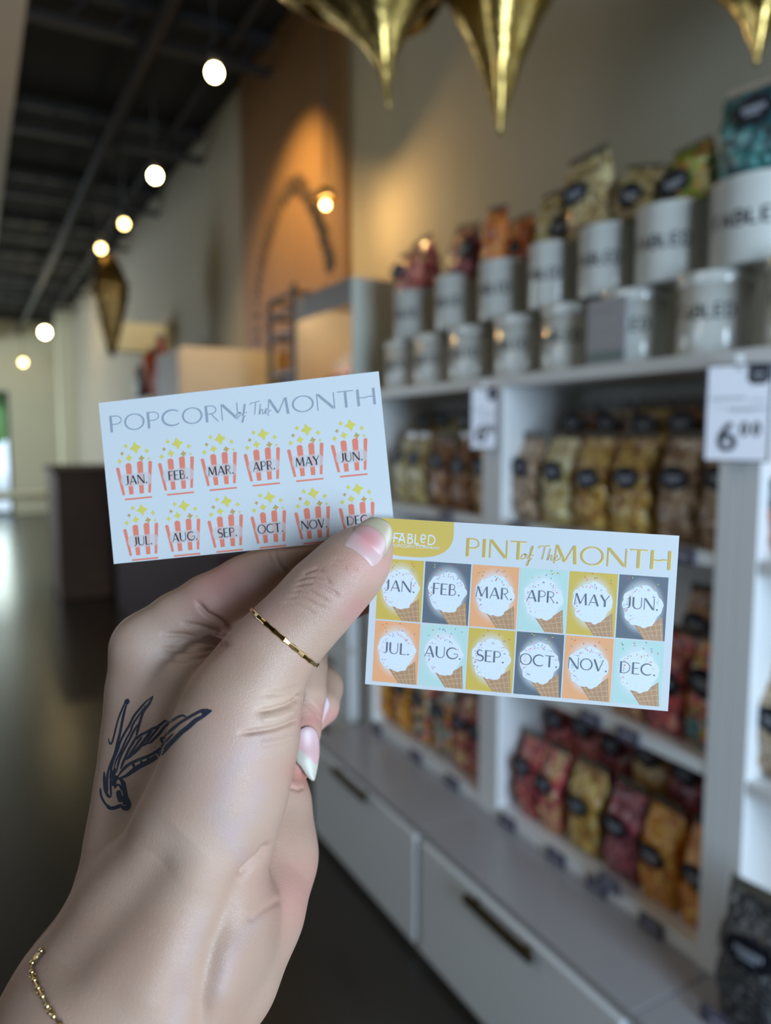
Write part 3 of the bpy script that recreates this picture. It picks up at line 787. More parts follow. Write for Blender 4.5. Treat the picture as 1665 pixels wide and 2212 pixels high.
foil_star((805, -170), (840, 236), 1.5, 0.36, 2.1, 0.20, 'gold foil star whose wide point hangs over the wooden panel edge', [(-0.8, -0.5, 0.45), (0.75, -0.2, 0.6), (0.1, 0.95, 0.35), (0, 0, 1)])
foil_star((1085, -260), (1080, 292), 1.52, 0.235, 1.35, 0.17, 'gold foil star with the longest point, in the middle', [(-0.75, 0.5, 0.55), (0.6, -0.7, 0.5), (0.6, 0.7, 0.5), (0, 0, 1)])
foil_star((1655, -230), (1634, 142), 1.4, 0.26, 1.6, 0.16, 'gold foil star cut off by the top right corner', [(-0.7, 0.4, 0.6), (0.7, -0.5, 0.5), (0, 0, 1)])
M_FOILD = noise_mat('dark_gold_foil', (0.24, 0.15, 0.05, 1), (0.14, 0.085, 0.03, 1), 14, 0.42, 3, 0.35, metal=1.0)  # darker, duller foil than on the nearer stars
c = on_x(236, 625, 0.98)
o = empty('foil_star', tuple(c), label='dark gold spindle-shaped star hanging far down the aisle', cat='hanging star', group='gold foil stars hanging near the wall')
zlo = on_x(226, 782, 0.98)[2] - c[2]; zhi = on_x(240, 540, 0.98)[2] - c[2]
b = MB(); spike(b, (0.0, 0, -1), -zlo, 0.15, 0.7, 0.14); b.build('spike', M_FOILD, o)
b = MB(); spike(b, (0, 0, 1), zhi, 0.15, 0.5, 0.14); b.build('spike', M_FOILD, o)
for dv in ((-0.8, -0.5, -0.15), (0.6, -0.7, 0.1), (0.3, 0.9, 0)):
    b = MB(); spike(b, dv, 0.20, 0.12, 1.2, 0.11); b.build('spike', M_FOILD, o)
MB().tube([(0, 0, 0), (0, 0, ZC - c[2] - 0.002)], 0.0015, 6).build('string', M_BLACK, o)

# ------------------------------------------------------------------ popcorn display case on a white drawer cabinet
Y0, Y1 = 2.575, 3.14
o = empty('drawer_cabinet', (XS, (Y0 + Y1) / 2, 0), label='tall white drawer cabinet under the glass display case, left of the shelves', cat='cabinet')
hw_ = (Y1 - Y0) / 2
MB().box(0.004, 0.305, -hw_, hw_, 0, 1.60).build('carcass', M_WHITE, o, bevel=0.002)
for k in range(5):
    z0 = 0.03 + k * 0.312
    b = MB(); b.box(-0.014, 0.003, -hw_ + 0.015, hw_ - 0.015, z0, z0 + 0.295); dr = b.build('drawer', M_WHITE, o, bevel=0.002)
    h = MB(); h.box(-0.032, -0.024, -0.13, 0.13, z0 + 0.21, z0 + 0.232); h.box(-0.026, -0.013, -0.12, -0.10, z0 + 0.214, z0 + 0.228); h.box(-0.026, -0.013, 0.10, 0.12, z0 + 0.214, z0 + 0.228)
    h.build('handle', M_BRONZE, dr)
M_CASE = noise_mat('case_white_panel', srgb(206, 208, 196), srgb(198, 200, 188), 3, 0.4)
M_RAIL = mat('case_grey_rail', (0.22, 0.20, 0.19, 1), 0.4)
o = empty('display_case', (XS, (Y0 + Y1) / 2, 1.602), label='lit popcorn display case with glass front between the wooden panel and the tins', cat='display case')
zt_ = 2.10 - 1.602
MB().box(0, 0.30, -hw_, -hw_ + 0.012, 0, zt_).build('end_panel', M_CASE, o)
MB().box(0, 0.30, hw_ - 0.012, hw_, 0, zt_).build('end_panel', M_CASE, o)
MB().box(0.288, 0.30, -hw_ + 0.0122, hw_ - 0.0122, 0, zt_).build('back_panel', M_CASE, o)
MB().box(0, 0.2875, -hw_ + 0.0122, hw_ - 0.0122, 0, 0.02).build('base', M_RAIL, o)
MB().box(-0.006, 0.2875, -hw_ + 0.0122, hw_ - 0.0122, zt_ - 0.035, zt_).build('top_rail', M_RAIL, o)
MB().box(-0.003, 0.0, -hw_ + 0.0122, hw_ - 0.0122, 0.022, zt_ - 0.096).build('glass_front', M_GLASS, o)
nb = 26; v = []
rp = random.Random(3)
for i in range(nb + 1):
    for j in range(13):
        y = -hw_ + 0.02 + (2 * hw_ - 0.04) * i / nb; x = 0.012 + 0.265 * j / 12
        v.append((x, y, 0.09 + 0.05 * math.sin(math.pi * j / 12) + 0.05 * smooth_(-0.28, 0.1, -y) + rp.uniform(-0.006, 0.006)))
b = MB(); b.add(v, [(i * 13 + j, (i + 1) * 13 + j, (i + 1) * 13 + j + 1, i * 13 + j + 1) for i in range(nb) for j in range(12)], 0, True)
b.box(0.012, 0.277, -hw_ + 0.02, hw_ - 0.02, 0.0205, 0.085)
pc = b.build('popcorn_heap', PAL['flame'], o); pc['kind'] = 'stuff'
MB().box(-0.006, 0.004, -hw_ + 0.0122, hw_ - 0.0122, zt_ - 0.095, zt_ - 0.0352).build('top_rail', M_RAIL, o)
lp_ = MB(); lp_.tube([(0.035, -0.2, zt_ - 0.052), (0.035, 0.2, zt_ - 0.052)], 0.012, 10); lp_.build('lamp_tube', bulb_mat('case_lamp', (1.0, 0.70, 0.42, 1), 30), o)

# ------------------------------------------------------------------ black frame left of the case, beige cabinet, counters further down the aisle
o = empty('black_stand', (1.33, 3.42, 0), label='black metal frame stand in front of the wooden panel', cat='stand')
for x in (0, 0.16):
    for y in (-0.16, 0.16):
        MB().box(x - 0.011, x + 0.011, y - 0.011, y + 0.011, 0, 2.20 - 0.05 * (y > 0)).build('post', M_BLACK, o)
for z in (1.45, 1.8, 1.98, 2.08, 2.16):
    b = MB()
    for x in (0, 0.16): b.box(x - 0.009, x + 0.009, -0.149, 0.149, z - 0.009, z + 0.009)
    for y in (-0.16, 0.16): b.box(0.0115, 0.1485, y - 0.009, y + 0.009, z - 0.009, z + 0.009)
    b.build('rail', M_BLACK, o)
MB().box(0.02, 0.14, -0.145, 0.145, 1.47, 1.78).build('panel', noise_mat('dark_brown_panel', (0.03, 0.022, 0.018, 1), (0.05, 0.035, 0.03, 1), 12, 0.5), o)
MB().box(0.02, 0.14, -0.145, 0.145, 0.3, 1.40).build('panel', MATS['dark_brown_panel'], o)
M_BEIGE = noise_mat('beige_laminate', srgb(158, 148, 132), srgb(150, 140, 124), 3, 0.5)
o = empty('counter_cabinet', (1.30, 4.35, 0), label='beige cabinet on the dark counter, left of the wooden panel', cat='cabinet')
MB().box(-0.29, 0.26, -0.28, 0.28, 0.98, 1.98).build('carcass', M_BEIGE, o, bevel=0.004)
MB().box(-0.27, 0.25, -0.26, 0.26, 0.941, 0.98).build('plinth', M_BLACK, o)
for s in (-1, 1):
    dd = MB().box(-0.305, -0.291, min(0, s * 0.275) + 0.003, max(0, s * 0.275) - 0.003, 1.0, 1.96).build('door', M_BEIGE, o)
    MB().box(-0.32, -0.305, s * 0.03 - 0.006, s * 0.03 + 0.006, 1.35, 1.6).build('handle', M_BRONZE, dd)
M_MAR = noise_mat('dark_maroon_paint', (0.030, 0.010, 0.014, 1), (0.042, 0.014, 0.018, 1), 4, 0.65, spec=0.2)
o = empty('base_counter', (1.33, 5.3, 0), label='dark maroon counter base showing under the popcorn card', cat='counter')
MB().box(-0.26, 0.25, -1.6, 1.6, 0, 0.90).build('carcass', M_MAR, o, bevel=0.004)
MB().box(-0.29, 0.26, -1.61, 1.61, 0.901, 0.94).build('countertop', mat('counter_dark_top', (0.05, 0.045, 0.045, 1), 0.3), o, bevel=0.004)
M_BROWN = noise_mat('brown_board', (0.11, 0.05, 0.022, 1), (0.035, 0.017, 0.009, 1), 9, 0.7, 6, 0.4, stretch=(1, 1, 3))
o = empty('service_counter', (1.12, 7.75, 0), label='brown boarded counter across the far end of the aisle', cat='counter')
MB().box(-0.47, 0.46, -0.5, 0.5, 0, 1.16).build('front', M_BROWN, o, bevel=0.01)
MB().box(-0.50, 0.46, -0.53, 0.53, 1.161, 1.21).build('countertop', M_BROWN, o, bevel=0.006)
# valance lit from above, and the goods under it
tag(MB().box(1.08, XR - 0.002, 6.95, 7.15, 2.25, 2.50).build('valance', M_CREAM, bevel=0.005), 'beige boxed valance across the wall above the far counter', 'valance')
o = empty('wall_cabinet', (1.40, 6.1, 1.30), label='white wall cabinet whose top holds the red and orange goods', cat='cabinet')
MB().box(-0.2, 0.195, -0.4, 0.4, 0, 0.50).build('carcass', M_CASE, o)
MB().box(-0.215, -0.201, -0.395, 0.395, 0.005, 0.495).build('door', M_CASE, o)
tz = 1.802
for nm, x, y, prof, c, lab, cat in (
        ('jar', 1.30, 6.38, [(0.09, 0), (0.10, 0.02), (0.10, 0.20), (0.085, 0.25), (0.05, 0.31), (0.02, 0.33)], (0.012, 0.025, 0.02, 1), 'dark green domed jar at the left of the wall cabinet', 'jar'),
        ('bucket', 1.30, 6.08, [(0.07, 0), (0.10, 0.26), (0.105, 0.27), (0.10, 0.28), (0.085, 0.33), (0.04, 0.37)], (0.75, 0.16, 0.03, 1), 'orange bucket on the wall cabinet', 'bucket'),
        ('bottle', 1.30, 5.86, [(0.06, 0), (0.065, 0.02), (0.065, 0.26), (0.03, 0.34), (0.03, 0.42), (0.034, 0.44)], (0.62, 0.05, 0.03, 1), 'tall red bottle right of the orange bucket', 'bottle')):
    t = tag(MB().lathe(prof, 24).build(nm, mat(nm + '_glaze', c, 0.3), None, (x, y, tz)), lab, cat)
    r_ = prof[-1][0]
    MB().lathe([(r_ + 0.004, 0), (r_ + 0.005, 0.015), (r_ * 0.6, 0.025)], 16).build('lid', M_BLACK if nm == 'jar' else mat('pale_cap', (0.6, 0.55, 0.5, 1), 0.4), t, (0, 0, prof[-1][1] + 0.0005))
b = MB(); b.box(-0.07, 0.07, -0.08, 0.08, 0, 0.30); t = tag(b.build('tub', M_CASE, None, (1.32, 5.70 - 0.0, tz), bevel=0.01), 'pale square tub at the right end of the wall cabinet', 'tub')
MB().box(-0.075, 0.075, -0.085, 0.085, 0.3005, 0.325).build('lid', mat('red_lid', (0.5, 0.05, 0.03, 1), 0.4), t, bevel=0.004)
# white table by the far door
o = empty('table', (0.62, 10.2, 0), label='long white table catching daylight by the far door', cat='table')
MB().box(-0.75, 0.55, -0.35, 0.35, 0.74, 0.80).build('tabletop', M_CREAM, o, bevel=0.005)
for x in (-0.7, 0.5):
    for y in (-0.3, 0.3): MB().box(x - 0.025, x + 0.025, y - 0.025, y + 0.025, 0, 0.739).build('leg', M_BLACK, o)
# tree outside the far door
o = empty('tree', (0.2, 24, -0.02), label='green tree seen through the far glass door', cat='tree')
MB().tube([(0, 0, 0), (0.05, 0, 1.6), (0, 0.1, 3.2)], 0.15, 10).build('trunk', noise_mat('bark', (0.1, 0.07, 0.05, 1), (0.05, 0.035, 0.03, 1), 8, 0.9), o)
b = MB(); rt = random.Random(2)
for k in range(60):
    b.sphere((rt.gauss(0, 1.3), rt.gauss(0, 1.0), 3.0 + rt.gauss(0, 0.7)), rt.uniform(0.25, 0.6), nu=10, nv=7)
b.build('crown', noise_mat('leaves', (0.16, 0.30, 0.08, 1), (0.07, 0.16, 0.03, 1), 3, 0.8), o)
# ------------------------------------------------------------------ the hand (a left hand seen from its thumb side)
# a signed distance field of tapered bones, blended at the joints, turned into one continuous mesh
def cam_mm(px, py, z):
    """millimetres right, down and forward of the eye"""
    return np.array([(px - CX) / FPX * z, (py - CY) / FPX * z, z])


def mm_world(p):
    p = np.asarray(p, float) / 1000.0
    return EYEP + p[..., 0:1] * RGT + p[..., 1:2] * DWN + p[..., 2:3] * FWD


def chain(*nodes):
    s = [(cam_mm(x, y, z), r * z / FPX) for x, y, z, r in nodes]
    return [(s[i][0], s[i + 1][0], s[i][1], s[i + 1][1]) for i in range(len(s) - 1)]


THUMB = chain((520, 1530, 207.5, 118), (568, 1434, 209, 90), (605, 1386, 210, 77), (635, 1355, 211, 72), (662, 1327, 211.5, 72),
              (700, 1284, 212, 75), (746, 1238, 213.5, 69), (776, 1206, 215.2, 59), (800, 1181, 216.5, 44))
METACARPAL = chain((520, 1530, 207.5, 116), (505, 1600, 206, 129), (480, 1700, 205, 134), (440, 1800, 205, 144), (400, 1900, 206, 150))
WRIST = chain((400, 1900, 206, 155), (372, 2010, 208, 214), (262, 2205, 203, 240), (120, 2480, 192, 268), (-40, 2900, 176, 290))
DORSUM = chain((322, 1402, 235, 78), (335, 1500, 236, 95), (326, 1600, 235, 96), (314, 1700, 232, 97), (302, 1800, 228, 102), (300, 1900, 221, 126))
DEEP1 = chain((395, 1425, 252, 84), (385, 1650, 245, 100), (380, 1850, 234, 120), (372, 2010, 215, 205))
DEEP2 = chain((420, 1445, 268, 78), (430, 1650, 262, 95), (440, 1850, 246, 120))
DEEP3 = chain((440, 1490, 282, 70), (480, 1650, 272, 90), (510, 1800, 256, 115))
HEEL = chain((566, 1675, 256, 84), (562, 1745, 250, 106), (548, 1850, 242, 134), (520, 1960, 228, 134), (440, 2080, 214, 170))
FILL = chain((450, 1500, 225, 90), (440, 1700, 224, 120), (430, 1850, 224, 140))
INDEX = chain((322, 1402, 235, 78), (385, 1345, 236, 66), (450, 1303, 237, 62), (530, 1262, 239, 61), (612, 1224, 240.5, 60), (680, 1203, 240, 52),
              (740, 1187, 239, 50), (806, 1166, 236, 44))
MIDDLE = chain((395, 1425, 252, 80), (520, 1350, 256, 64), (640, 1300, 256, 60), (745, 1288, 247, 52), (802, 1277, 240, 43))
RING = chain((420, 1445, 268, 74), (560, 1400, 268, 58), (658, 1385, 259, 50), (656, 1440, 253, 50), (655, 1500, 248, 49), (648, 1580, 241, 44), (641, 1648, 237.5, 38))
LITTLE = chain((440, 1490, 284, 66), (580, 1470, 282, 52), (692, 1485, 272, 48), (690, 1525, 263, 42), (672, 1552, 257, 34))
VALLEY = chain((455, 1430, 229, 52), (430, 1480, 228, 74), (405, 1560, 227, 92), (385, 1660, 227, 98), (365, 1770, 225, 105))
GROUPS = [  # (bones, blend inside the group, blend with what came before)
    (METACARPAL + THUMB + WRIST + DORSUM + FILL + VALLEY, 8.0, 0.0),
    (DEEP1 + DEEP2 + DEEP3, 6.0, 7.0),
    (HEEL, 5.0, 4.0),
    (INDEX, 2.0, 4.5),
    (MIDDLE, 2.0, 2.0),
    (RING, 1.5, 1.6),
    (LITTLE, 1.5, 1.6),
]


def cone_sdf(P, a, b, r1, r2):
    ba = b - a; l2 = ba @ ba; rr = r1 - r2; a2 = l2 - rr * rr; il2 = 1.0 / l2
    pa = P - a; y = pa @ ba; z = y - l2
    q = pa * l2 - y[:, None] * ba
    x2 = np.einsum('ij,ij->i', q, q); y2 = y * y * l2; z2 = z * z * l2
    k = np.sign(rr) * rr * rr * x2
    d = (np.sqrt(x2 * a2 * il2) + y * rr) * il2 - r1
    m1 = np.sign(z) * a2 * z2 > k
    d = np.where(m1, np.sqrt(x2 + z2) * il2 - r2, d)
    m2 = (~m1) & (np.sign(y) * a2 * y2 < k)
    return np.where(m2, np.sqrt(x2 + y2) * il2 - r1, d)


def smin(a, b, k):
    if k <= 0: return np.minimum(a, b)
    h = np.maximum(k - np.abs(a - b), 0.0) / k
    return np.minimum(a, b) - h * h * h * k / 6.0


def bones_sdf(P, bones, k):
    d = None
    for b in bones:
        e = cone_sdf(P, *b)
        d = e if d is None else smin(d, e, k)
    return d


def hand_sdf(P):
    d = None
    for bones, k, ko in GROUPS:
        e = bones_sdf(P, bones, k)
        d = e if d is None else smin(d, e, ko)
    return d


def px_of(P):
    return np.stack([CX + FPX * P[:, 0] / P[:, 2], CY + FPX * P[:, 1] / P[:, 2]], 1)


def surface_nets(lo, hi, h):
    n = np.ceil((hi - lo) / h / 8).astype(int) * 8
    D = np.full(n, 50.0, np.float32)
    nb = n // 8
    g = np.stack(np.meshgrid(*[np.arange(k) for k in nb], indexing='ij'), -1).reshape(-1, 3)
    cen = lo + (g * 8 + 4) * h
    dc = hand_sdf(cen)
    D.reshape(nb[0], 8, nb[1], 8, nb[2], 8)[:] = np.where(dc < 0, -50.0, 50.0).reshape(nb)[:, None, :, None, :, None]
    near = g[np.abs(dc) < 8 * h * 0.9 + 2.5]
    off = np.stack(np.meshgrid(*[np.arange(8)] * 3, indexing='ij'), -1).reshape(-1, 3)
    for s in range(0, len(near), 600):
        idx = (near[s:s + 600, None, :] * 8 + off[None]).reshape(-1, 3)
        D[idx[:, 0], idx[:, 1], idx[:, 2]] = hand_sdf(lo + idx * h)
    S = D < 0
    c = np.zeros(np.array(S.shape) - 1, np.uint8)
    for dx in (0, 1):
        for dy in (0, 1):
            for dz in (0, 1):
                c += S[dx:S.shape[0] - 1 + dx, dy:S.shape[1] - 1 + dy, dz:S.shape[2] - 1 + dz]
    cell = np.argwhere((c > 0) & (c < 8))
    ids = np.full(c.shape, -1, np.int32)
    ids[cell[:, 0], cell[:, 1], cell[:, 2]] = np.arange(len(cell))
    acc = np.zeros((len(cell), 3)); cnt = np.zeros(len(cell))
    cor = [(x, y, z) for x in (0, 1) for y in (0, 1) for z in (0, 1)]
    val = {k: D[cell[:, 0] + k[0], cell[:, 1] + k[1], cell[:, 2] + k[2]] for k in cor}
    for a in cor:
        for ax in range(3):
            if a[ax] == 0:
                b = list(a); b[ax] = 1; b = tuple(b)
                va, vb = val[a], val[b]
                m = (va < 0) != (vb < 0)
                t = np.where(m, va / np.where(m, va - vb, 1), 0)
                p = np.tile(np.array(a, float), (len(cell), 1)); p[:, ax] += t
                acc += p * m[:, None]; cnt += m
    V = lo + (cell + acc / cnt[:, None]) * h
    F = []
    for ax in range(3):
        u, w = (ax + 1) % 3, (ax + 2) % 3
        sl0 = [slice(1, -1)] * 3; sl1 = [slice(1, -1)] * 3
        sl0[ax] = slice(0, -1); sl1[ax] = slice(1, None)
        s0, s1 = S[tuple(sl0)], S[tuple(sl1)]
        e = np.argwhere(s0 != s1)
        base = e + 1; base[:, ax] -= 1
        flip = s0[e[:, 0], e[:, 1], e[:, 2]]
        q = []
        for du, dw in ((-1, -1), (0, -1), (0, 0), (-1, 0)):
            k = base.copy(); k[:, u] += du; k[:, w] += dw
            q.append(ids[k[:, 0], k[:, 1], k[:, 2]])
        q = np.stack(q, 1)
        q[~flip] = q[~flip][:, ::-1]
        F.append(q)
    F = np.concatenate(F)
    return V, F[(F >= 0).all(1)]


def sdf_normal(P, f=hand_sdf, e=0.25):
    n = np.stack([f(P + np.eye(3)[i] * e) - f(P - np.eye(3)[i] * e) for i in range(3)], 1)
    return n / np.maximum(np.linalg.norm(n, axis=1, keepdims=True), 1e-9)


def poly_dist(Q, pts):
    """distance in pixels from Q to a polyline, and the fraction along it"""
    pts = np.asarray(pts, float); best = np.full(len(Q), 1e9); fr = np.zeros(len(Q)); n = len(pts) - 1
    for i in range(n):
        a, b = pts[i], pts[i + 1]; ab = b - a
        t = np.clip(((Q - a) @ ab) / (ab @ ab), 0, 1)
        d = np.linalg.norm(Q - a - t[:, None] * ab, axis=1)
        m = d < best
        best = np.where(m, d, best); fr = np.where(m, (i + t) / n, fr)
    return best, fr


CREASES = [  # pixels along the fold, half width in pixels, depth in mm
    ([(652, 1500), (640, 1514), (620, 1524), (590, 1532), (556, 1537)], 6, 0.9),
    ([(644, 1552), (625, 1563), (595, 1573), (560, 1579), (520, 1584)], 6, 0.8),
    ([(640, 1535), (600, 1550), (560, 1556)], 8, -0.45),
    ([(640, 1590), (600, 1602), (560, 1608)], 8, -0.3),
    ([(646, 1484), (610, 1496), (570, 1500)], 7, 0.3),
    ([(494, 1358), (484, 1348), (470, 1338), (446, 1325), (425, 1300)], 6, 0.9),
    ([(492, 1390), (476, 1391), (440, 1382), (400, 1372), (352, 1370)], 6, 0.6),
    ([(480, 1396), (440, 1404), (400, 1404), (350, 1402)], 6, 0.5),
    ([(470, 1408), (430, 1420), (390, 1424), (350, 1422)], 6, 0.4),
    ([(488, 1374), (470, 1366), (430, 1352), (395, 1346)], 5, 0.45),
    ([(592, 1186), (597, 1205), (604, 1222), (618, 1238)], 5, 0.45),
    ([(576, 1190), (582, 1208), (590, 1222)], 5, 0.25),
    ([(653, 1240), (668, 1234), (684, 1228), (700, 1232)], 4, 0.4),
    ([(640, 1254), (660, 1246), (682, 1244), (704, 1250), (716, 1262)], 4, 0.45),
    ([(636, 1266), (656, 1260), (676, 1258), (700, 1268), (722, 1280), (735, 1290)], 4, 0.5),
    ([(634, 1276), (650, 1274), (670, 1278), (690, 1290), (712, 1300)], 4, 0.4),
    ([(622, 1290), (642, 1288), (664, 1296), (684, 1308), (706, 1314)], 4, 0.35),
    ([(612, 1302), (636, 1304), (656, 1314), (680, 1326)], 4, 0.25),
    ([(720, 1206), (740, 1210), (758, 1220), (775, 1232)], 4, 0.25),
    ([(714, 1216), (732, 1220), (750, 1230)], 4, 0.2),
    ([(642, 1506), (662, 1512), (680, 1526), (694, 1546)], 4, 0.3),
    ([(640, 1512), (664, 1522), (682, 1540), (690, 1560)], 4, 0.25),
    ([(584, 1822), (566, 1848), (540, 1876), (520, 1900)], 8, 1.0),
    ([(625, 1700), (645, 1706), (656, 1700)], 5, 0.35),
    ([(600, 1944), (560, 1966), (530, 1990)], 8, 0.35),
]


def skin_mesh():
    lo = np.array([-142.0, 2.0, 136.0]); hi = np.array([4.0, 240.0, 300.0])
    V, F = surface_nets(lo, hi, HAND_STEP)
    for _ in range(2):
        n = sdf_normal(V); V = V - n * hand_sdf(V)[:, None]
    # finer faces along the folds of the skin
    n = sdf_normal(V); Q = px_of(V); front = np.einsum('ij,ij->i', n, V) < 0
    near = np.zeros(len(V), bool)
    for pts, w, dep in CREASES: near |= (poly_dist(Q, pts)[0] < w * 2.4) & front
    sel = near[F].any(1)
    me = bpy.data.meshes.new('tmp'); me.from_pydata(V, [], F)
    bm = bmesh.new(); bm.from_mesh(me); bm.faces.ensure_lookup_table()
    ed = {e for i in np.nonzero(sel)[0] for e in bm.faces[i].edges}
    bmesh.ops.subdivide_edges(bm, edges=list(ed), cuts=1, use_grid_fill=True)
    bm.verts.index_update()
    V = np.array([tuple(v.co) for v in bm.verts]); F = [tuple(v.index for v in f.verts) for f in bm.faces]
    bm.free(); bpy.data.meshes.remove(me)
    V = V - sdf_normal(V) * hand_sdf(V)[:, None]
    n = sdf_normal(V)
    Q = px_of(V); front = np.einsum('ij,ij->i', n, V) < 0
    disp = np.zeros(len(V))
    for pts, w, dep in CREASES:
        d, t = poly_dist(Q, pts)
        fade = np.clip(np.minimum(t, 1 - t) * 6 + 0.25, 0, 1)
        disp -= (0.8 if w < 4.5 else 1.4) * dep * np.exp(-(d / w) ** 2) * fade * front
    # tendons and the bony bump of the wrist
    for pts, w, dep in [([(640, 1880), (560, 1980), (500, 2090), (440, 2220)], 42, 1.3), ([(520, 1960), (450, 2060), (380, 2220)], 40, -0.9),
                        ([(395, 1800), (320, 1880), (235, 1975), (150, 2070), (90, 2160)], 60, -2.6), ([(579, 1800), (512, 1912), (464, 2046), (441, 2160), (430, 2260)], 20, -1.3), ([(440, 1830), (400, 1960), (330, 2100), (280, 2260)], 60, 1.0), ([(400, 1980), (350, 2080), (290, 2200)], 60, 0.3),
                        ([(560, 1400), (470, 1450), (380, 1490), (310, 1520)], 45, -0.5)]:
        d, t = poly_dist(Q, pts)
        disp += dep * np.exp(-(d / w) ** 2) * front * np.clip(np.minimum(t, 1 - t) * 5, 0, 1)
    V = V + n * disp[:, None]
    # colour of the skin itself: flushed knuckles and pads, pale stretched skin, blue veins
    base = np.array([0.412, 0.266, 0.197]); C = np.tile(base, (len(V), 1))
    for x, y, r, col, w in [(480, 1265, 70, (0.70, 0.30, 0.27), 0.55), (420, 1300, 50, (0.66, 0.36, 0.30), 0.4), (640, 1930, 80, (0.70, 0.31, 0.26), 0.5),
                            (690, 1255, 60, (0.52, 0.30, 0.235), 0.6), (655, 1672, 34, (0.68, 0.24, 0.19), 0.8), (664, 1556, 30, (0.60, 0.24, 0.20), 0.7),
                            (712, 1545, 34, (0.66, 0.30, 0.26), 0.7), (735, 1490, 40, (0.62, 0.40, 0.29), 0.5), (770, 1215, 40, (0.70, 0.34, 0.27), 0.5),
                            (820, 1220, 40, (0.72, 0.37, 0.32), 0.5), (560, 1300, 60, (0.60, 0.34, 0.30), 0.4), (580, 1540, 60, (0.76, 0.54, 0.40), 0.6),
                            (340, 1400, 70, (0.72, 0.52, 0.42), 0.5), (500, 1650, 120, (0.70, 0.47, 0.40), 0.4), (400, 1840, 110, (0.72, 0.50, 0.38), 0.4),
                            (770, 1320, 40, (0.62, 0.28, 0.25), 0.6), (480, 1380, 40, (0.60, 0.32, 0.28), 0.5)]:
        g = (np.exp(-((Q - np.array([x, y])) ** 2).sum(1) / r ** 2) * min(0.9, w * 1.25))[:, None]
        C = C * (1 - g) + np.array(col) * 0.70 * g
    for pts, w, s in [([(560, 1600), (500, 1660), (470, 1760), (520, 1850)], 22, 0.35), ([(560, 1700), (540, 1760), (500, 1800)], 18, 0.3),
                      ([(545, 1990), (500, 2060), (470, 2140)], 16, 0.3), ([(440, 1980), (400, 2080), (380, 2212)], 20, 0.25)]:
        d, t = poly_dist(Q, pts)
        g = (s * np.exp(-(d / w) ** 2))[:, None]
        C = C * (1 - g) + np.array([0.39, 0.29, 0.30]) * g
    return V, F, C


def nail_surface(px, py, bones, k, grow, own, ok):
    """where the eye's ray through a pixel meets the grown finger: the bed the nail lies on"""
    d0 = np.stack([(px - CX) / FPX, (py - CY) / FPX, np.ones_like(px)], 1)
    d0 /= np.linalg.norm(d0, axis=1, keepdims=True)
    t = np.full(len(px), 185.0)
    for _ in range(45):
        P = d0 * t[:, None]
        t = t + np.clip(np.minimum(bones_sdf(P, bones, k) - grow, bones_sdf(P, own, ok) - 0.2), -1.0, 3.0) * 0.9
    return d0 * t[:, None]
HAND_STEP = 0.55


def attr_mat(name, rough, attr, sss=0.0, bump=False, spec=0.5):
    m = mat(name, (0.7, 0.5, 0.4, 1), rough, spec=spec)
    nt = m.node_tree; N = nt.nodes; L = nt.links; b = bsdf(m)
    a = N.new('ShaderNodeAttribute'); a.attribute_name = attr
    L.new(a.outputs['Color'], b.inputs['Base Color'])
    if sss:
        b.inputs['Subsurface Weight'].default_value = sss
        b.inputs['Subsurface Radius'].default_value = (1.0, 0.35, 0.2)
        b.inputs['Subsurface Scale'].default_value = 0.0025
    if bump:
        tc = N.new('ShaderNodeTexCoord')
        mp = N.new('ShaderNodeMapping'); mp.inputs['Scale'].default_value = (1.0, 1.0, 1.6)
        mp.inputs['Rotation'].default_value = (0.4, 0.3, 0.5)
        v = N.new('ShaderNodeTexVoronoi'); v.feature = 'DISTANCE_TO_EDGE'; v.inputs['Scale'].default_value = 1150
        z = N.new('ShaderNodeTexNoise'); z.inputs['Scale'].default_value = 420; z.inputs['Detail'].default_value = 5
        z2 = N.new('ShaderNodeTexNoise'); z2.inputs['Scale'].default_value = 60; z2.inputs['Detail'].default_value = 3
        ad = N.new('ShaderNodeMath'); ad.operation = 'MULTIPLY_ADD'; ad.inputs[1].default_value = 0.8
        mi = N.new('ShaderNodeMath'); mi.operation = 'MINIMUM'; mi.inputs[1].default_value = 0.18
        bp = N.new('ShaderNodeBump'); bp.inputs['Strength'].default_value = 0.32; bp.inputs['Distance'].default_value = 0.00035
        L.new(tc.outputs['Object'], mp.inputs['Vector'])
        for k in (v, z, z2): L.new(mp.outputs['Vector'], k.inputs['Vector'])
        L.new(v.outputs['Distance'], mi.inputs[0]); L.new(mi.outputs[0], ad.inputs[0])
        ad.inputs[1].default_value = 2.0
        zs = N.new('ShaderNodeMath'); zs.operation = 'MULTIPLY'; zs.inputs[1].default_value = 0.22; L.new(z.outputs['Fac'], zs.inputs[0]); L.new(zs.outputs[0], ad.inputs[2])
        L.new(ad.outputs[0], bp.inputs['Height']); L.new(bp.outputs['Normal'], b.inputs['Normal'])
        # mottled blood under the skin
        mx = N.new('ShaderNodeMix'); mx.data_type = 'RGBA'; mx.blend_type = 'MULTIPLY'
        rp = N.new('ShaderNodeMapRange'); rp.inputs['From Min'].default_value = 0.35; rp.inputs['From Max'].default_value = 0.7
        rp.inputs['To Min'].default_value = 0.0; rp.inputs['To Max'].default_value = 0.35
        L.new(z2.outputs['Fac'], rp.inputs['Value']); L.new(rp.outputs['Result'], mx.inputs['Factor'])
        L.new(a.outputs['Color'], mx.inputs['A']); mx.inputs['B'].default_value = (0.97, 0.80, 0.76, 1)
        L.new(mx.outputs['Result'], b.inputs['Base Color'])
    return m


def color_attr(me, name, C):
    at = me.color_attributes.new(name, 'FLOAT_COLOR', 'POINT')
    at.data.foreach_set('color', np.concatenate([C, np.ones((len(C), 1))], 1).astype(np.float32).ravel())


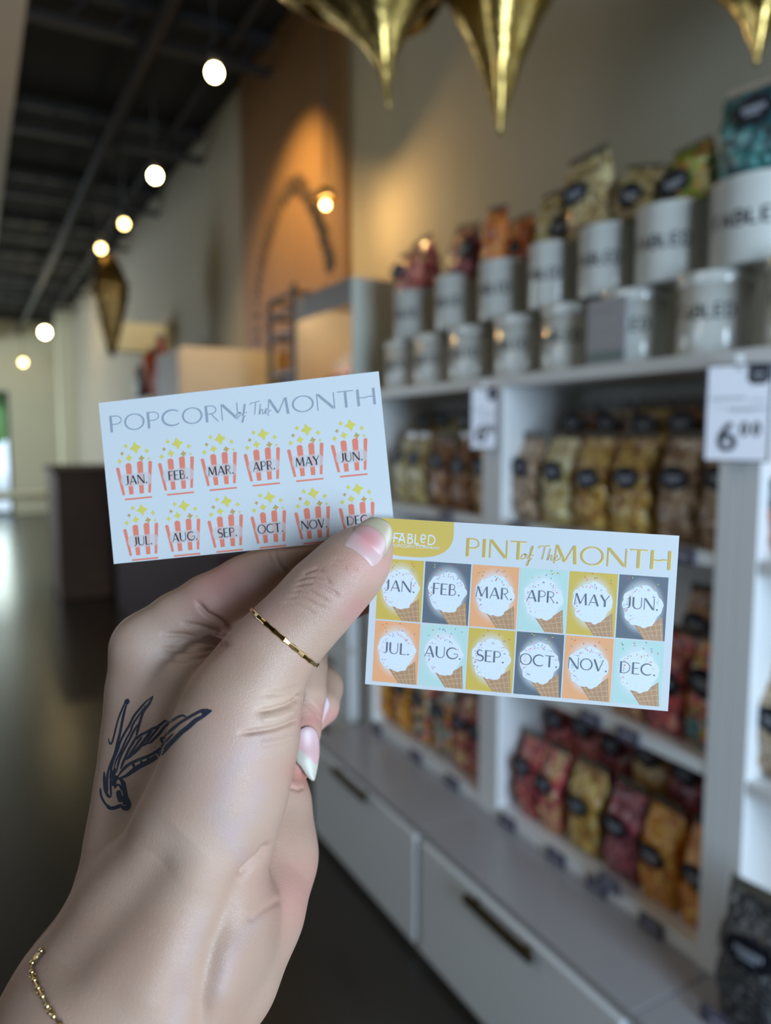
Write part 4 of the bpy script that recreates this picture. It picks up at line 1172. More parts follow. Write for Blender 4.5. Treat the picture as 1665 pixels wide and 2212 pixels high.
HV, HF, HC = skin_mesh()
HAND_ORG = mm_world(cam_mm(440, 1700, 215))
hw = mm_world(HV) - HAND_ORG
hand_me = bpy.data.meshes.new('hand')
hand_me.from_pydata(hw, [], HF); hand_me.update()
hand_me.polygons.foreach_set('use_smooth', [True] * len(hand_me.polygons))
color_attr(hand_me, 'skin_color', HC)
SKIN = attr_mat('skin', 0.46, 'skin_color', 0.25, True, 0.35)
hand_me.materials.append(SKIN)
hand = tag(link('hand', hand_me, None, HAND_ORG), 'left hand with swallow tattoo pinching two printed cards between thumb and fingers', 'person')

from mathutils.geometry import delaunay_2d_cdt


def nail(name, outline, bones, k, tint, own, ok, label=None, grow=0.3):
    ol = np.array(outline, float)
    x0, y0 = ol.min(0); x1, y1 = ol.max(0)
    gx, gy = np.meshgrid(np.arange(x0, x1, 3.0), np.arange(y0, y1, 3.0))
    g = np.stack([gx.ravel(), gy.ravel()], 1)
    ins = np.zeros(len(g), bool); n = len(ol)
    for i in range(n):
        a, b = ol[i], ol[(i + 1) % n]
        c = ((a[1] > g[:, 1]) != (b[1] > g[:, 1]))
        ins ^= c & (g[:, 0] < (b[0] - a[0]) * (g[:, 1] - a[1]) / (b[1] - a[1] + 1e-12) + a[0])
    d, _ = poly_dist(g, np.vstack([ol, ol[:1]]))
    g = g[ins & (d > 1.6)]
    pts = [Vector(p) for p in np.vstack([ol, g])]
    r = delaunay_2d_cdt(pts, [(i, (i + 1) % n) for i in range(n)], [], 1, 1e-5)
    q = np.array([list(p) for p in r[0]])
    P = nail_surface(q[:, 0], q[:, 1], bones, k, grow, own, ok)
    edge, _ = poly_dist(q, np.vstack([ol, ol[:1]]))
    w = mm_world(P + (P / np.linalg.norm(P, axis=1, keepdims=True)) * (np.exp(-edge / 2.5) * 0.35)[:, None]) - HAND_ORG
    me = bpy.data.meshes.new(name)
    faces = [tuple(f) for f in r[2]]
    me.from_pydata([tuple(p) for p in w], [], faces); me.update()
    me.polygons.foreach_set('use_smooth', [True] * len(me.polygons))
    color_attr(me, 'nail_color', tint(q) * 0.80)
    me.materials.append(attr_mat('nail', 0.34, 'nail_color', 0.12, False, 0.35))
    bm = bmesh.new(); bm.from_mesh(me); bmesh.ops.recalc_face_normals(bm, faces=bm.faces); bm.to_mesh(me); bm.free()
    o = link(name, me, hand)
    s = o.modifiers.new('solid', 'SOLIDIFY'); s.thickness = 0.00035; s.offset = 0
    if label: o['label'] = label
    return o


def smooth(a, b, x):
    t = np.clip((x - a) / (b - a), 0, 1); return t * t * (3 - 2 * t)


def thumb_tint(q):
    bed = np.tile(np.array([0.66, 0.42, 0.40]), (len(q), 1))
    g = np.exp(-((q - np.array([797, 1166])) ** 2).sum(1) / 24.0 ** 2)[:, None]
    bed = bed * (1 - 0.65 * g) + np.array([0.86, 0.26, 0.27]) * 0.65 * g
    g = smooth(0, 1, ((q[:, 0] - 742) * 0.66 + (q[:, 1] - 1180) * -0.75 + 10) / 26)[:, None]
    bed = np.array([0.66, 0.48, 0.43]) * (1 - g) + bed * g
    arc = crv([(748, 1158), (762, 1147), (774, 1139), (787, 1136), (803, 1139), (818, 1148), (828, 1160), (832, 1175), (830, 1192), (824, 1212)], 5, False)
    d, _ = poly_dist(q, arc)
    c = np.array([778.0, 1188.0])
    ins = np.zeros(len(q), bool); pl = np.vstack([arc, [(800, 1240), (730, 1190)]]); n = len(pl)
    for i in range(n):
        a, b = pl[i], pl[(i + 1) % n]
        cc = ((a[1] > q[:, 1]) != (b[1] > q[:, 1]))
        ins ^= cc & (q[:, 0] < (b[0] - a[0]) * (q[:, 1] - a[1]) / (b[1] - a[1] + 1e-12) + a[0])
    free = np.tile(np.array([0.56, 0.46, 0.32]), (len(q), 1))
    out = np.where(ins[:, None], bed, free)
    line = np.exp(-(d / 1.6) ** 2)[:, None] * 0.6
    return out * (1 - line) + np.array([0.42, 0.24, 0.18]) * line


THUMB_BED = chain((700, 1284, 212, 75), (746, 1238, 213.5, 69), (776, 1206, 215.0, 61), (815, 1165, 216.3, 60), (870, 1105, 217.5, 58))
nail('thumbnail', crv([(742, 1180), (756, 1187), (774, 1199), (790, 1213), (801, 1226), (811, 1223), (822, 1212), (832, 1198), (840, 1183), (846, 1165),
                       (847, 1148), (841, 1132), (824, 1121), (804, 1119), (783, 1128), (763, 1146), (747, 1166)], 5), THUMB_BED, 2.0, thumb_tint, METACARPAL + THUMB, 7.0,
     'thumbnail, pink with a long pale free edge')


def ring_tint(q):
    t = (q[:, 1] - 1569) / 90.0
    col = np.array([0.66, 0.40, 0.40])[None] * (1 - t[:, None] * 0.25) + np.array([0.66, 0.28, 0.28])[None] * (t[:, None] * 0.25)
    lun = np.exp(-((q - np.array([664, 1580])) ** 2).sum(1) / 20.0 ** 2)[:, None] * 0.5
    col = col * (1 - lun) + np.array([0.66, 0.48, 0.50]) * lun
    ln = np.interp(q[:, 0], [636, 655, 668, 680, 690], [1615, 1625, 1638, 1650, 1657])
    f = smooth(-1.5, 1.5, q[:, 1] - ln)[:, None]
    return col * (1 - f) + np.array([0.56, 0.50, 0.41]) * f


RING_BED = chain((656, 1470, 250.5, 50), (655, 1520, 246.5, 48), (650, 1580, 241, 46), (652, 1640, 238, 44), (668, 1700, 236, 40))
nail('fingernail', crv([(640, 1590), (646, 1578), (655, 1571), (665, 1569), (676, 1572), (684, 1582), (689, 1600), (690, 1620), (688, 1642), (684, 1664),
                        (679, 1684), (674, 1686), (667, 1681), (659, 1671), (649, 1656), (640, 1645), (636, 1632), (636, 1615)], 5), RING_BED, 1.5, ring_tint, RING, 1.5,
     'ring fingernail with white tip')


def little_tint(q):
    t = smooth(1500, 1570, q[:, 1])[:, None]
    return np.array([0.78, 0.62, 0.66]) * (1 - t) + np.array([0.80, 0.45, 0.45]) * t


LITTLE_BED = chain((694, 1480, 272, 48), (690, 1525, 263, 42), (672, 1560, 256, 35), (660, 1590, 253, 32))
nail('fingernail', crv([(699, 1503), (706, 1506), (711, 1518), (709, 1532), (703, 1546), (696, 1560), (689, 1566), (684, 1560), (686, 1535), (692, 1512)], 5),
     LITTLE_BED, 1.5, little_tint, LITTLE, 1.5)

# ------------------------------------------------------------------ the swallow tattoo, inked on the skin of the thumb base
bvh = BVHTree.FromPolygons([Vector(p) for p in hw], [tuple(f) for f in HF])
EYE_L = Vector(EYEP - HAND_ORG)


def skin_hit(px, py):
    d = Vector(ray(px, py)).normalized()
    h = bvh.ray_cast(EYE_L, d)
    return (h[0], h[1]) if h[0] is not None else (None, None)


INK = [
    (20, [(205, 680), (215, 730), (235, 755), (262, 700), (330, 440), (385, 300), (430, 205), (460, 175)]),
    (30, [(462, 172), (415, 320), (385, 450), (352, 620), (325, 720), (290, 870), (240, 1000), (205, 1100), (190, 1200)]),
    (56, [(455, 185), (430, 240)]),
    (26, [(780, 140), (690, 210), (610, 300), (530, 400), (470, 520), (410, 620), (360, 720), (320, 840), (270, 960), (240, 1080), (220, 1200)]),
    (30, [(780, 140), (720, 250), (650, 350), (610, 470), (580, 580), (560, 660)]),
    (22, [(690, 250), (600, 380), (520, 500), (490, 590), (440, 680), (390, 790), (350, 880), (300, 980), (270, 1100)]),
    (24, [(610, 470), (540, 570), (480, 690), (430, 780), (370, 900), (330, 1010), (310, 1120)]),
    (30, [(560, 660), (520, 740), (470, 820), (430, 910), (390, 1000), (360, 1080)]),
    (34, [(1530, 325), (1420, 322), (1300, 380), (1220, 425), (1130, 480), (1040, 550), (960, 620), (920, 680)]),
    (60, [(1500, 325), (1400, 370)]),
    (28, [(1215, 420), (1180, 395), (1130, 395), (1060, 430), (990, 480), (960, 500), (900, 560), (850, 630), (790, 690), (740, 740), (700, 750)]),
    (30, [(965, 470), (930, 460), (880, 500), (820, 540), (770, 560), (700, 600), (620, 640), (560, 690), (500, 740)]),
    (54, [(1530, 325), (1430, 395), (1330, 450), (1240, 530), (1150, 600), (1060, 690), (980, 770), (900, 860), (800, 935), (700, 995), (600, 1045),
          (520, 1100), (430, 1165), (340, 1200)]),
    (34, [(1040, 620), (980, 680), (920, 740), (890, 790), (850, 830), (760, 890), (650, 935), (540, 980), (450, 1030), (370, 1110), (330, 1170)]),
    (28, [(940, 670), (880, 690), (905, 750)]),
    (40, [(770, 570), (720, 640), (660, 720), (600, 800), (540, 860), (480, 910), (430, 960)]),
    (26, [(880, 500), (800, 600), (740, 680), (690, 750), (640, 780)]),
    (26, [(640, 660), (580, 740), (520, 830), (470, 900)]),
    (36, [(740, 940), (700, 960)]), (30, [(620, 970), (640, 1010)]), (34, [(520, 1010), (540, 1060)]), (30, [(830, 860), (860, 890)]),
    (36, [(150, 1110), (155, 1250), (165, 1350), (200, 1420), (240, 1440)]),
    (30, [(200, 1100), (185, 1250), (190, 1380)]),
    (26, [(250, 1080), (232, 1250), (240, 1430)]),
    (40, [(290, 1060), (270, 1180), (300, 1230)]),
    (26, [(100, 1320), (112, 1420), (155, 1510), (215, 1570)]),
    (42, [(180, 1540), (230, 1580), (300, 1570), (380, 1535)]),
    (56, [(340, 1190), (390, 1250), (410, 1340), (430, 1440), (465, 1520), (450, 1575), (400, 1575), (360, 1535)]),
    (26, [(280, 1330), (310, 1285), (350, 1290), (380, 1360)]),
    (64, [(330, 1350), (350, 1440), (370, 1500)]),
    (60, [(400, 1420), (425, 1540)]),
    (56, [(330, 1170), (285, 1220), (270, 1300)]),
]
tat = MB()
for wd, pts in INK:
    p = crv([(200 + x / 5.946, 1480 + y / 5.946) for x, y in pts], 7, False)
    rows = []
    for i in range(len(p)):
        t = p[min(i + 1, len(p) - 1)] - p[max(i - 1, 0)]
        t = t / max(np.linalg.norm(t), 1e-6); nrm = np.array([-t[1], t[0]])
        fr = i / (len(p) - 1); hwid = wd / 5.946 / 2 * 1.12 * min(1.0, 0.35 + 4 * min(fr, 1 - fr))
        row = []
        for s in (-1, -0.33, 0.33, 1):
            h, n = skin_hit(*(p[i] + nrm * hwid * s))
            row.append(None if h is None else h + n * 0.00005)
        rows.append(None if any(r is None for r in row) else row)
    for a, b in zip(rows, rows[1:]):
        if a and b and (a[0] - b[0]).length < 0.006:
            tat.add(a + b, [(0, 1, 5, 4), (1, 2, 6, 5), (2, 3, 7, 6)], 0, True)
INKM = noise_mat('tattoo_ink', (0.010, 0.013, 0.028, 1), (0.034, 0.038, 0.056, 1), 900, 0.6, bump=0.0, spec=0.2)
tat.build('tattoo', INKM, hand)['label'] = 'dark blue swallow tattoo'

# ------------------------------------------------------------------ ring and bracelet
GOLD = mat('polished_gold', (0.83, 0.56, 0.26, 1), 0.12, 1.0)
rc = cam_mm(616, 1378, 210.6)
rn = np.array([0.64, -0.755, 0.17]); rn /= np.linalg.norm(rn)
e1 = np.cross(rn, [0, 0, 1.0]); e1 /= np.linalg.norm(e1); e2 = np.cross(rn, e1)
RO = mm_world(rc)


def thumb_radius(d):
    """how far the skin of the thumb lies from the ring's centre in a direction"""
    t = 6.0
    for _ in range(60): t -= 0.8 * float(bones_sdf((rc + d * t)[None], METACARPAL + THUMB, 7.0)[0])
    return t


NR = 44
band = MB(); vs = []
for k in range(NR):
    a = 2 * math.pi * k / NR
    d = e1 * math.cos(a) + e2 * math.sin(a)
    r0 = thumb_radius(d)
    up = k % 2
    wv = 0.80 + (0.16 if up else -0.05)
    hgt = 0.55 + (0.16 if up else -0.04)
    for u, v in ((-wv, 0.0), (-wv * 0.6, hgt), (wv * 0.6, hgt), (wv, 0.0), (0, -0.3)):
        vs.append(rc + d * (r0 + 0.1 + v) + rn * u)
fs = [(k * 5 + j, k * 5 + (j + 1) % 5, ((k + 1) % NR) * 5 + (j + 1) % 5, ((k + 1) % NR) * 5 + j) for k in range(NR) for j in range(5)]
band.add(mm_world(np.array(vs)) - RO, fs)
ro = band.build('ring', GOLD, None, RO)
b = ro.modifiers.new('bevel', 'BEVEL'); b.width = 0.00015; b.segments = 2
tag(ro, 'thin hammered gold ring worn on the thumb', 'ring')

BG = mat('bracelet_gold', (0.68, 0.50, 0.24, 1), 0.25, 1.0)
path = crv([(94, 2056), (74, 2084), (76, 2112), (94, 2152), (124, 2200), (170, 2256), (236, 2316), (320, 2366), (420, 2396)], 12, False)
FARP = Vector(EYEP + FWD * 0.6 - HAND_ORG)
front, back = [], []
for q in path:
    h = skin_hit(*q)
    if h[0] is not None: front.append(np.array(h[0] + h[1] * 0.0008))
    d = Vector(ray(*q)).normalized()
    e = bvh.ray_cast(EYE_L + d * 0.6, -d)
    if e[0] is not None: back.append(np.array(e[0] + e[1] * 0.0008))
loop = front + back[::-1]
loop = np.array(loop)
seg = np.linalg.norm(np.roll(loop, -1, 0) - loop, axis=1); cum = np.concatenate([[0], np.cumsum(seg)])
tot = cum[-1]; NB = 70
lp = np.vstack([loop, loop[:1]])
def loop_at(s):
    s = s % tot
    return np.array([np.interp(s, cum, lp[:, j]) for j in range(3)])
brace = empty('bracelet', HAND_ORG, (0, 0, 0), 'fine gold bead chain bracelet around the wrist', 'bracelet')
cb = MB(); cb.tube([loop_at(tot * k / 240) for k in range(240)], 0.00022, 5, closed=True); cb.build('chain', BG, brace)
sm = MB(); sm.sphere((0, 0, 0), 0.00072, nu=12, nv=8); bead_me = sm.mesh('bead', BG)
lg = MB(); lg.tube([(0.0007 * math.cos(a), 0.0007 * math.sin(a), 0) for a in np.linspace(0, 2 * math.pi, 14, endpoint=False)], 0.0002, 6, closed=True)
link_me = lg.mesh('chain_link', BG)
for k in range(NB):
    p = loop_at(tot * k / NB); t = loop_at(tot * k / NB + 0.0005) - p
    link('bead', bead_me, brace, p)
    q = loop_at(tot * (k + 0.5) / NB)
    if k % 2 == 0: link('chain_link', link_me, brace, q, Vector(t).to_track_quat('X', 'Z').to_euler())
# ------------------------------------------------------------------ lettering drawn with strokes of changing width
def arc(cx, cy, rx, ry, a0, a1, n=14):
    return [(cx + rx * math.cos(math.radians(a0 + (a1 - a0) * i / n)), cy + ry * math.sin(math.radians(a0 + (a1 - a0) * i / n))) for i in range(n + 1)]


TK, TN = 0.155, 0.062        # thick and thin pen width, in cap heights
GLYPH = {  # letter: advance, [(width or list of widths, points)]
    'P': (0.62, [(TK, [(0.08, 0), (0.08, 1)]), (TN, [(0.1, 0.97), (0.3, 0.97)] + arc(0.3, 0.72, 0.25, 0.25, 90, -90) + [(0.1, 0.47)])]),
    'O': (0.96, [('O', arc(0.46, 0.5, 0.42, 0.47, 90, 450, 30))]),
    'C': (0.86, [('C', arc(0.48, 0.5, 0.44, 0.47, 48, 312, 24))]),
    'R': (0.66, [(TK, [(0.08, 0), (0.08, 1)]), (TN, [(0.1, 0.97), (0.28, 0.97)] + arc(0.28, 0.73, 0.24, 0.24, 90, -90) + [(0.1, 0.49)]), (TN, [(0.28, 0.49), (0.58, 0.0)])]),
    'N': (0.84, [(TN, [(0.05, 0), (0.05, 1)]), (TK, [(0.09, 0.96), (0.70, 0.06)]), (TN, [(0.75, 0), (0.75, 1)])]),
    'M': (1.02, [(TN, [(0.05, 0), (0.13, 1)]), (TK, [(0.15, 0.97), (0.47, 0.12)]), (TN, [(0.47, 0.1), (0.80, 0.97)]), (TK, [(0.83, 1), (0.89, 0)])]),
    'T': (0.72, [(TN, [(0.0, 0.97), (0.68, 0.97)]), (TK, [(0.34, 0), (0.34, 0.97)])]),
    'H': (0.84, [(TK, [(0.08, 0), (0.08, 1)]), (TN, [(0.1, 0.5), (0.35, 0.46), (0.5, 0.52), (0.72, 0.5)]), (TK, [(0.74, 0), (0.74, 1)])]),
    'I': (0.24, [(TK, [(0.1, 0), (0.1, 1)])]),
    'J': (0.46, [('J', [(0.32, 1), (0.32, 0.25)] + arc(0.1, 0.25, 0.22, 0.23, 0, -95, 10))]),
    'A': (0.82, [(TN, [(0.04, 0), (0.38, 0.98)]), (TK, [(0.40, 0.97), (0.72, 0)]), (TN, [(0.14, 0.30), (0.60, 0.30)])]),
    'F': (0.56, [(TK, [(0.08, 0), (0.08, 1)]), (TN, [(0.1, 0.97), (0.52, 0.97)]), (TN, [(0.1, 0.52), (0.44, 0.52)])]),
    'E': (0.60, [(TK, [(0.08, 0), (0.08, 1)]), (TN, [(0.1, 0.97), (0.54, 0.97)]), (TN, [(0.1, 0.51), (0.46, 0.51)]), (TN, [(0.1, 0.03), (0.55, 0.03)])]),
    'B': (0.66, [(TK, [(0.08, 0), (0.08, 1)]), (TN, [(0.1, 0.97), (0.26, 0.97)] + arc(0.26, 0.755, 0.2, 0.215, 90, -90) + [(0.1, 0.54)]),
                 (TN, [(0.26, 0.54)] + arc(0.30, 0.285, 0.25, 0.255, 90, -90) + [(0.1, 0.03)])]),
    'Y': (0.74, [(TK, [(0.04, 1), (0.35, 0.45)]), (TN, [(0.68, 1), (0.35, 0.45)]), (TK, [(0.36, 0.48), (0.36, 0)])]),
    'U': (0.80, [('U', [(0.08, 1), (0.08, 0.34)] + arc(0.38, 0.34, 0.30, 0.32, 180, 360, 16) + [(0.68, 1)])]),
    'L': (0.52, [(TK, [(0.08, 0), (0.08, 1)]), (TN, [(0.1, 0.03), (0.48, 0.03)])]),
    'G': (0.92, [('C', arc(0.48, 0.5, 0.44, 0.47, 48, 330, 24)), (TN, [(0.88, 0.27), (0.88, 0.46), (0.58, 0.46)])]),
    'S': (0.60, [('S', arc(0.28, 0.735, 0.21, 0.235, 40, 235, 14) + arc(0.29, 0.27, 0.24, 0.24, 70, -140, 16))]),
    'V': (0.78, [(TK, [(0.04, 1), (0.37, 0.02)]), (TN, [(0.38, 0.02), (0.70, 1)])]),
    'D': (0.84, [(TK, [(0.08, 0), (0.08, 1)]), (TN, [(0.1, 0.97), (0.28, 0.97)] + arc(0.28, 0.5, 0.46, 0.47, 90, -90, 20) + [(0.1, 0.03)])]),
    '.': (0.24, [('.', [(0.10, 0.0), (0.10, 0.13)])]),
    'e': (0.66, [(0.11, [(0.10, 0.40), (0.50, 0.52)] + arc(0.31, 0.5, 0.25, 0.40, 20, 310, 20))]),
    ' ': (0.4, []),
}
SANS = {k: (v[0], [(0.16 if not isinstance(w, str) or w != '.' else w, p) for w, p in v[1]]) for k, v in GLYPH.items()}


def pen_widths(w, pts):
    n = len(pts)
    if not isinstance(w, str): return [w] * n
    if w == 'O': return [TN + 0.055 * abs(math.sin(2 * math.pi * i / (n - 1))) ** 1.5 for i in range(n)]
    if w == 'C': return [TN + 0.07 * math.sin(math.pi * i / (n - 1)) for i in range(n)]
    if w == 'J': return [TK if i < 2 else TK - (TK - TN) * min(1, (i - 1) / 7) for i in range(n)]
    if w == 'U': return [TK if i < 2 else max(TN, TK - (TK - TN) * (i - 1) / 9) for i in range(n)]
    if w == 'S': return [TN + 0.09 * math.sin(math.pi * i / (n - 1)) ** 2 for i in range(n)]
    if w == '.': return [0.13] * n


class Print(MB):
    """flat printing on a card: local x to the right, y up, z towards the reader, in millimetres"""
    def stroke(self, pts, w, mi, z, grow=0.0):
        P = [np.array(p, float) for p in pts]; n = len(P)
        W = [w] * n if not isinstance(w, (list, tuple)) else w
        vs = []
        for i in range(n):
            t = P[min(i + 1, n - 1)] - P[max(i - 1, 0)]; t = t / max(np.linalg.norm(t), 1e-9)
            nn = np.array([-t[1], t[0]]) * (W[i] / 2 + grow)
            p = P[i]
            if grow: p = p + t * (grow if i == n - 1 else -grow if i == 0 else 0)
            vs += [(*(p + nn), z), (*(p - nn), z)]
        fs = [(2 * i, 2 * i + 1, 2 * i + 3, 2 * i + 2) for i in range(n - 1)]
        return self.add([[c / 1000 for c in v] for v in vs], fs, mi)

    def text(self, s, x, y, h, mi, z=0.06, track=0.0, font=GLYPH, xs=1.0, grow=0.0, slope=0.0):
        for ch in s:
            adv, st = font[ch]
            for w, pts in st:
                q = [(x + px * h * xs, y + py * h + (x + px * h * xs) * slope) for px, py in pts]
                self.stroke(q, [v * h for v in pen_widths(w, pts)], mi, z, grow)
                z += 0.0006
            x += (adv * xs + track) * h
        return x

    def poly(self, pts, mi, z):
        return self.add([(p[0] / 1000, p[1] / 1000, z / 1000) for p in pts], [tuple(range(len(pts)))], mi)

    def fan(self, pts, mi, z):
        c = np.mean(np.array(pts, float), 0); n = len(pts)
        return self.add([(c[0] / 1000, c[1] / 1000, z / 1000)] + [(p[0] / 1000, p[1] / 1000, z / 1000) for p in pts],
                        [(0, 1 + i, 1 + (i + 1) % n) for i in range(n)], mi)


def text_width(s, h, track=0.0, xs=1.0, font=GLYPH):
    return sum(font[c][0] * xs + track for c in s) * h - track * h


def card_frame(corners):
    """4 corners (top left, top right, bottom right, bottom left) in millimetres before the eye -> matrix of the card, its size"""
    w = [mm_world(np.array(c)) for c in corners]
    x = (w[1] - w[0] + w[2] - w[3]); W = np.linalg.norm(x) / 2; x /= np.linalg.norm(x)
    y = (w[0] - w[3] + w[1] - w[2]); H = np.linalg.norm(y) / 2
    z = np.cross(x, y); z /= np.linalg.norm(z); y = np.cross(z, x)
    o = np.mean(w, 0)
    M = Matrix(((x[0], y[0], z[0], o[0]), (x[1], y[1], z[1], o[1]), (x[2], y[2], z[2], o[2]), (0, 0, 0, 1)))
    return M, W * 1000, H * 1000


class Card:
    def __init__(self, name, corners, label):
        self.M, self.W, self.H = card_frame(corners)
        b = MB(); w, h = self.W / 2000, self.H / 2000
        b.box(-w, w, -h, h, -0.00035, 0.0)
        self.o = b.build(name, CARDSTOCK)
        self.o.matrix_world = self.M
        tag(self.o, label, 'card', 'business-size punch cards in the hand')
        self.inv = self.M.inverted()

    def at(self, px, py):
        """pixel -> card millimetres (the print was measured off the photograph)"""
        o = self.inv @ Vector(EYEP); d = self.inv.to_3x3() @ Vector(ray(px, py))
        p = o - d * (o.z / d.z)
        return np.array([p.x * 1000, p.y * 1000])


def ink(r, g, b, k=0.74):
    c = srgb(r, g, b)
    return tuple(v * k for v in c[:3]) + (1,)


CARDSTOCK = noise_mat('white_cardstock', (0.555, 0.56, 0.57, 1), (0.535, 0.54, 0.55, 1), 900, 0.45, spec=0.4)


def halftone(name, c1, c2=None, rough=0.5):
    """offset-printed ink: a fine screen of dots in two close tones"""
    c2 = c2 or tuple(min(1, v * 1.1 + 0.01) for v in c1[:3]) + (1,)
    m = mat(name, c1, rough, spec=0.35); nt = m.node_tree; N = nt.nodes; L = nt.links
    tc = N.new('ShaderNodeTexCoord'); mp = N.new('ShaderNodeMapping'); ck = N.new('ShaderNodeTexChecker')
    mp.inputs['Rotation'].default_value = (0, 0, 0.5); ck.inputs['Scale'].default_value = 3300
    ck.inputs['Color1'].default_value = c1; ck.inputs['Color2'].default_value = c2
    L.new(tc.outputs['Object'], mp.inputs['Vector']); L.new(mp.outputs['Vector'], ck.inputs['Vector'])
    L.new(ck.outputs['Color'], bsdf(m).inputs['Base Color'])
    return m


I_GREY = mat('print_grey', ink(160, 167, 178), 0.5)
I_PALE = mat('print_pale_grey', ink(222, 226, 232), 0.5)
I_CORAL = halftone('print_coral', ink(240, 132, 108))
I_BLUSH = mat('print_blush', ink(250, 240, 238), 0.5)
bsdf(I_BLUSH).inputs['Alpha'].default_value = 0.5
I_YELLOW = halftone('print_yellow', ink(224, 208, 96))
I_AMBER = mat('print_amber', ink(205, 170, 90), 0.5)
I_INK = mat('print_dark_ink', ink(44, 58, 64), 0.5)
I_WHITE = mat('print_white', ink(238, 238, 242), 0.5)
I_GOLD = halftone('print_gold', ink(222, 188, 92))
I_GOLDT = mat('print_gold_type', ink(214, 178, 92), 0.5)
I_GOLDP = mat('print_pale_gold', ink(238, 226, 190), 0.5)
I_SLATE = halftone('print_slate', ink(106, 114, 124))
I_ORANGE = halftone('print_orange', ink(246, 176, 124))
I_MINT = halftone('print_mint', ink(186, 224, 214))
I_TYPE = mat('print_type_grey', ink(104, 112, 124), 0.5)
I_CONE = noise_mat('print_waffle', ink(205, 160, 120), ink(178, 130, 96), 900, 0.5)
I_CONEL = mat('print_waffle_line', ink(226, 190, 150), 0.5)
I_CREAM = noise_mat('print_cream', ink(248, 249, 252), ink(222, 228, 240), 1600, 0.5, 6)
I_SPR = [mat('print_sprinkle_' + n, ink(*c), 0.5) for n, c in (('red', (226, 92, 80)), ('yellow', (226, 212, 90)), ('green', (98, 176, 140)), ('blue', (84, 132, 204)), ('pink', (240, 176, 172)))]
MONTHS = ['JAN.', 'FEB.', 'MAR.', 'APR.', 'MAY', 'JUN.', 'JUL.', 'AUG.', 'SEP.', 'OCT.', 'NOV.', 'DEC.']


def script_of_the(p, c, s, mi, z, grow=0.0, w=0.30):
    """handwritten 'of The' between the capitals; c = left end of the word on the baseline, s = x-height scale in mm"""
    S = [
        crv([(0.55, 0.62), (0.2, 0.5), (0.02, 0.15), (0.2, -0.05), (0.55, 0.1), (0.62, 0.45), (0.45, 0.62), (0.5, 0.5), (0.85, 0.62)], 6, False),
        crv([(0.8, 0.0), (1.2, 0.6), (1.5, 1.5), (1.42, 1.75), (1.25, 1.2), (1.1, 0.1), (0.98, -0.75), (0.82, -0.85), (0.95, -0.4), (1.45, 0.12)], 6, False),
        crv([(0.85, 0.42), (1.3, 0.55), (1.7, 0.5)], 5, False),
        crv([(2.3, 1.55), (2.45, 1.8), (3.0, 1.85), (3.75, 1.98)], 6, False),
        crv([(3.1, 1.85), (2.98, 1.0), (2.8, 0.05)], 5, False),
        crv([(3.85, 1.55), (3.68, 0.9), (3.5, 0.02), (3.72, 0.55), (3.98, 0.72), (4.05, 0.5), (3.98, 0.1), (4.15, 0.05)], 6, False),
        crv([(4.15, 0.05), (4.45, 0.3), (4.75, 0.55), (4.7, 0.75), (4.5, 0.65), (4.38, 0.25), (4.55, 0.02), (4.95, 0.2), (5.3, 0.45)], 6, False),
    ]
    for q in S:
        p.stroke([c + np.array([x, y]) * s for x, y in q], w, mi, z, grow)
        z += 0.0006


def star4(c, r, rot):
    pts = []
    for k in range(4):
        a = rot + math.pi / 2 * k; b = a + math.pi / 4
        pts.append((c[0] + r * math.cos(a), c[1] + r * math.sin(a)))
        for j in (-1, 0, 1):
            bb = b + j * 0.28; rr = r * (0.50 if j == 0 else 0.60)
            pts.append((c[0] + rr * math.cos(bb), c[1] + rr * math.sin(bb)))
    return pts


# ------------------------------------------------------------------ card on the left: twelve popcorn buckets
LC = Card('punch_card', [(-90.37, -34.35, 233.36), (-2.10, -43.27, 227.74), (2.98, 7.41, 227.01), (-85.29, 16.33, 232.63)],
          'white card with twelve striped popcorn buckets under a grey heading')


def L(x, y):
    return LC.at(190 + x / 2.4485, 780 + y / 2.4485)


h = Print()
a0, a1 = L(118, 378), L(1515, 229)
capL = np.linalg.norm(L(110, 290) - L(118, 378)) * 0.98
slL = (a1 - a0)[1] / (a1 - a0)[0]


def fit_text(p, s, c0, c1, hh, mi, z, track=0.08, grow=0.0, dx=0.0, dy=0.0):
    w = text_width(s, hh, track); xs = (c1[0] - c0[0] - track * hh * (len(s) - 1)) / (w - track * hh * (len(s) - 1))
    sl = (c1[1] - c0[1]) / (c1[0] - c0[0])
    p.text(s, c0[0] + dx, c0[1] - c0[0] * sl + dy - dx * sl, hh, mi, z, track, GLYPH, xs, grow, sl)


for mi, z, dx, dy in ((1, 0.03, 0.28, -0.22), (0, 0.05, 0, 0)):
    fit_text(h, 'POPCORN', L(118, 378), L(806, 306), capL, mi, z, dx=dx, dy=dy)
    fit_text(h, 'MONTH', L(948, 291), L(1530, 228), capL, mi, z, dx=dx, dy=dy)
h.build('heading', [I_GREY, I_PALE], LC.o)
sc = Print()
oc = L(785, 296)
script_of_the(sc, oc, 2.1, 1, 0.075, 0.12); script_of_the(sc, oc, 2.1, 0, 0.10)
sc.build('script_heading', [I_GREY, I_WHITE], LC.o)
STARS = []                                       # measured on the first bucket: offsets from its base line, in bucket heights
for sx, sy, r, am in ((265, 457, 33, 0), (213, 448, 14, 0), (193, 488, 12, 1), (231, 511, 21, 0), (181, 529, 15, 0), (299, 512, 18, 1), (327, 472, 14, 0), (338, 513, 9, 0)):
    dx_, dy_ = (sx - 265) / 177, (725 - sy) / 177
    STARS.append((dx_ * 0.994 + dy_ * 0.106, -dx_ * 0.106 + dy_ * 0.994, r / 177, am))
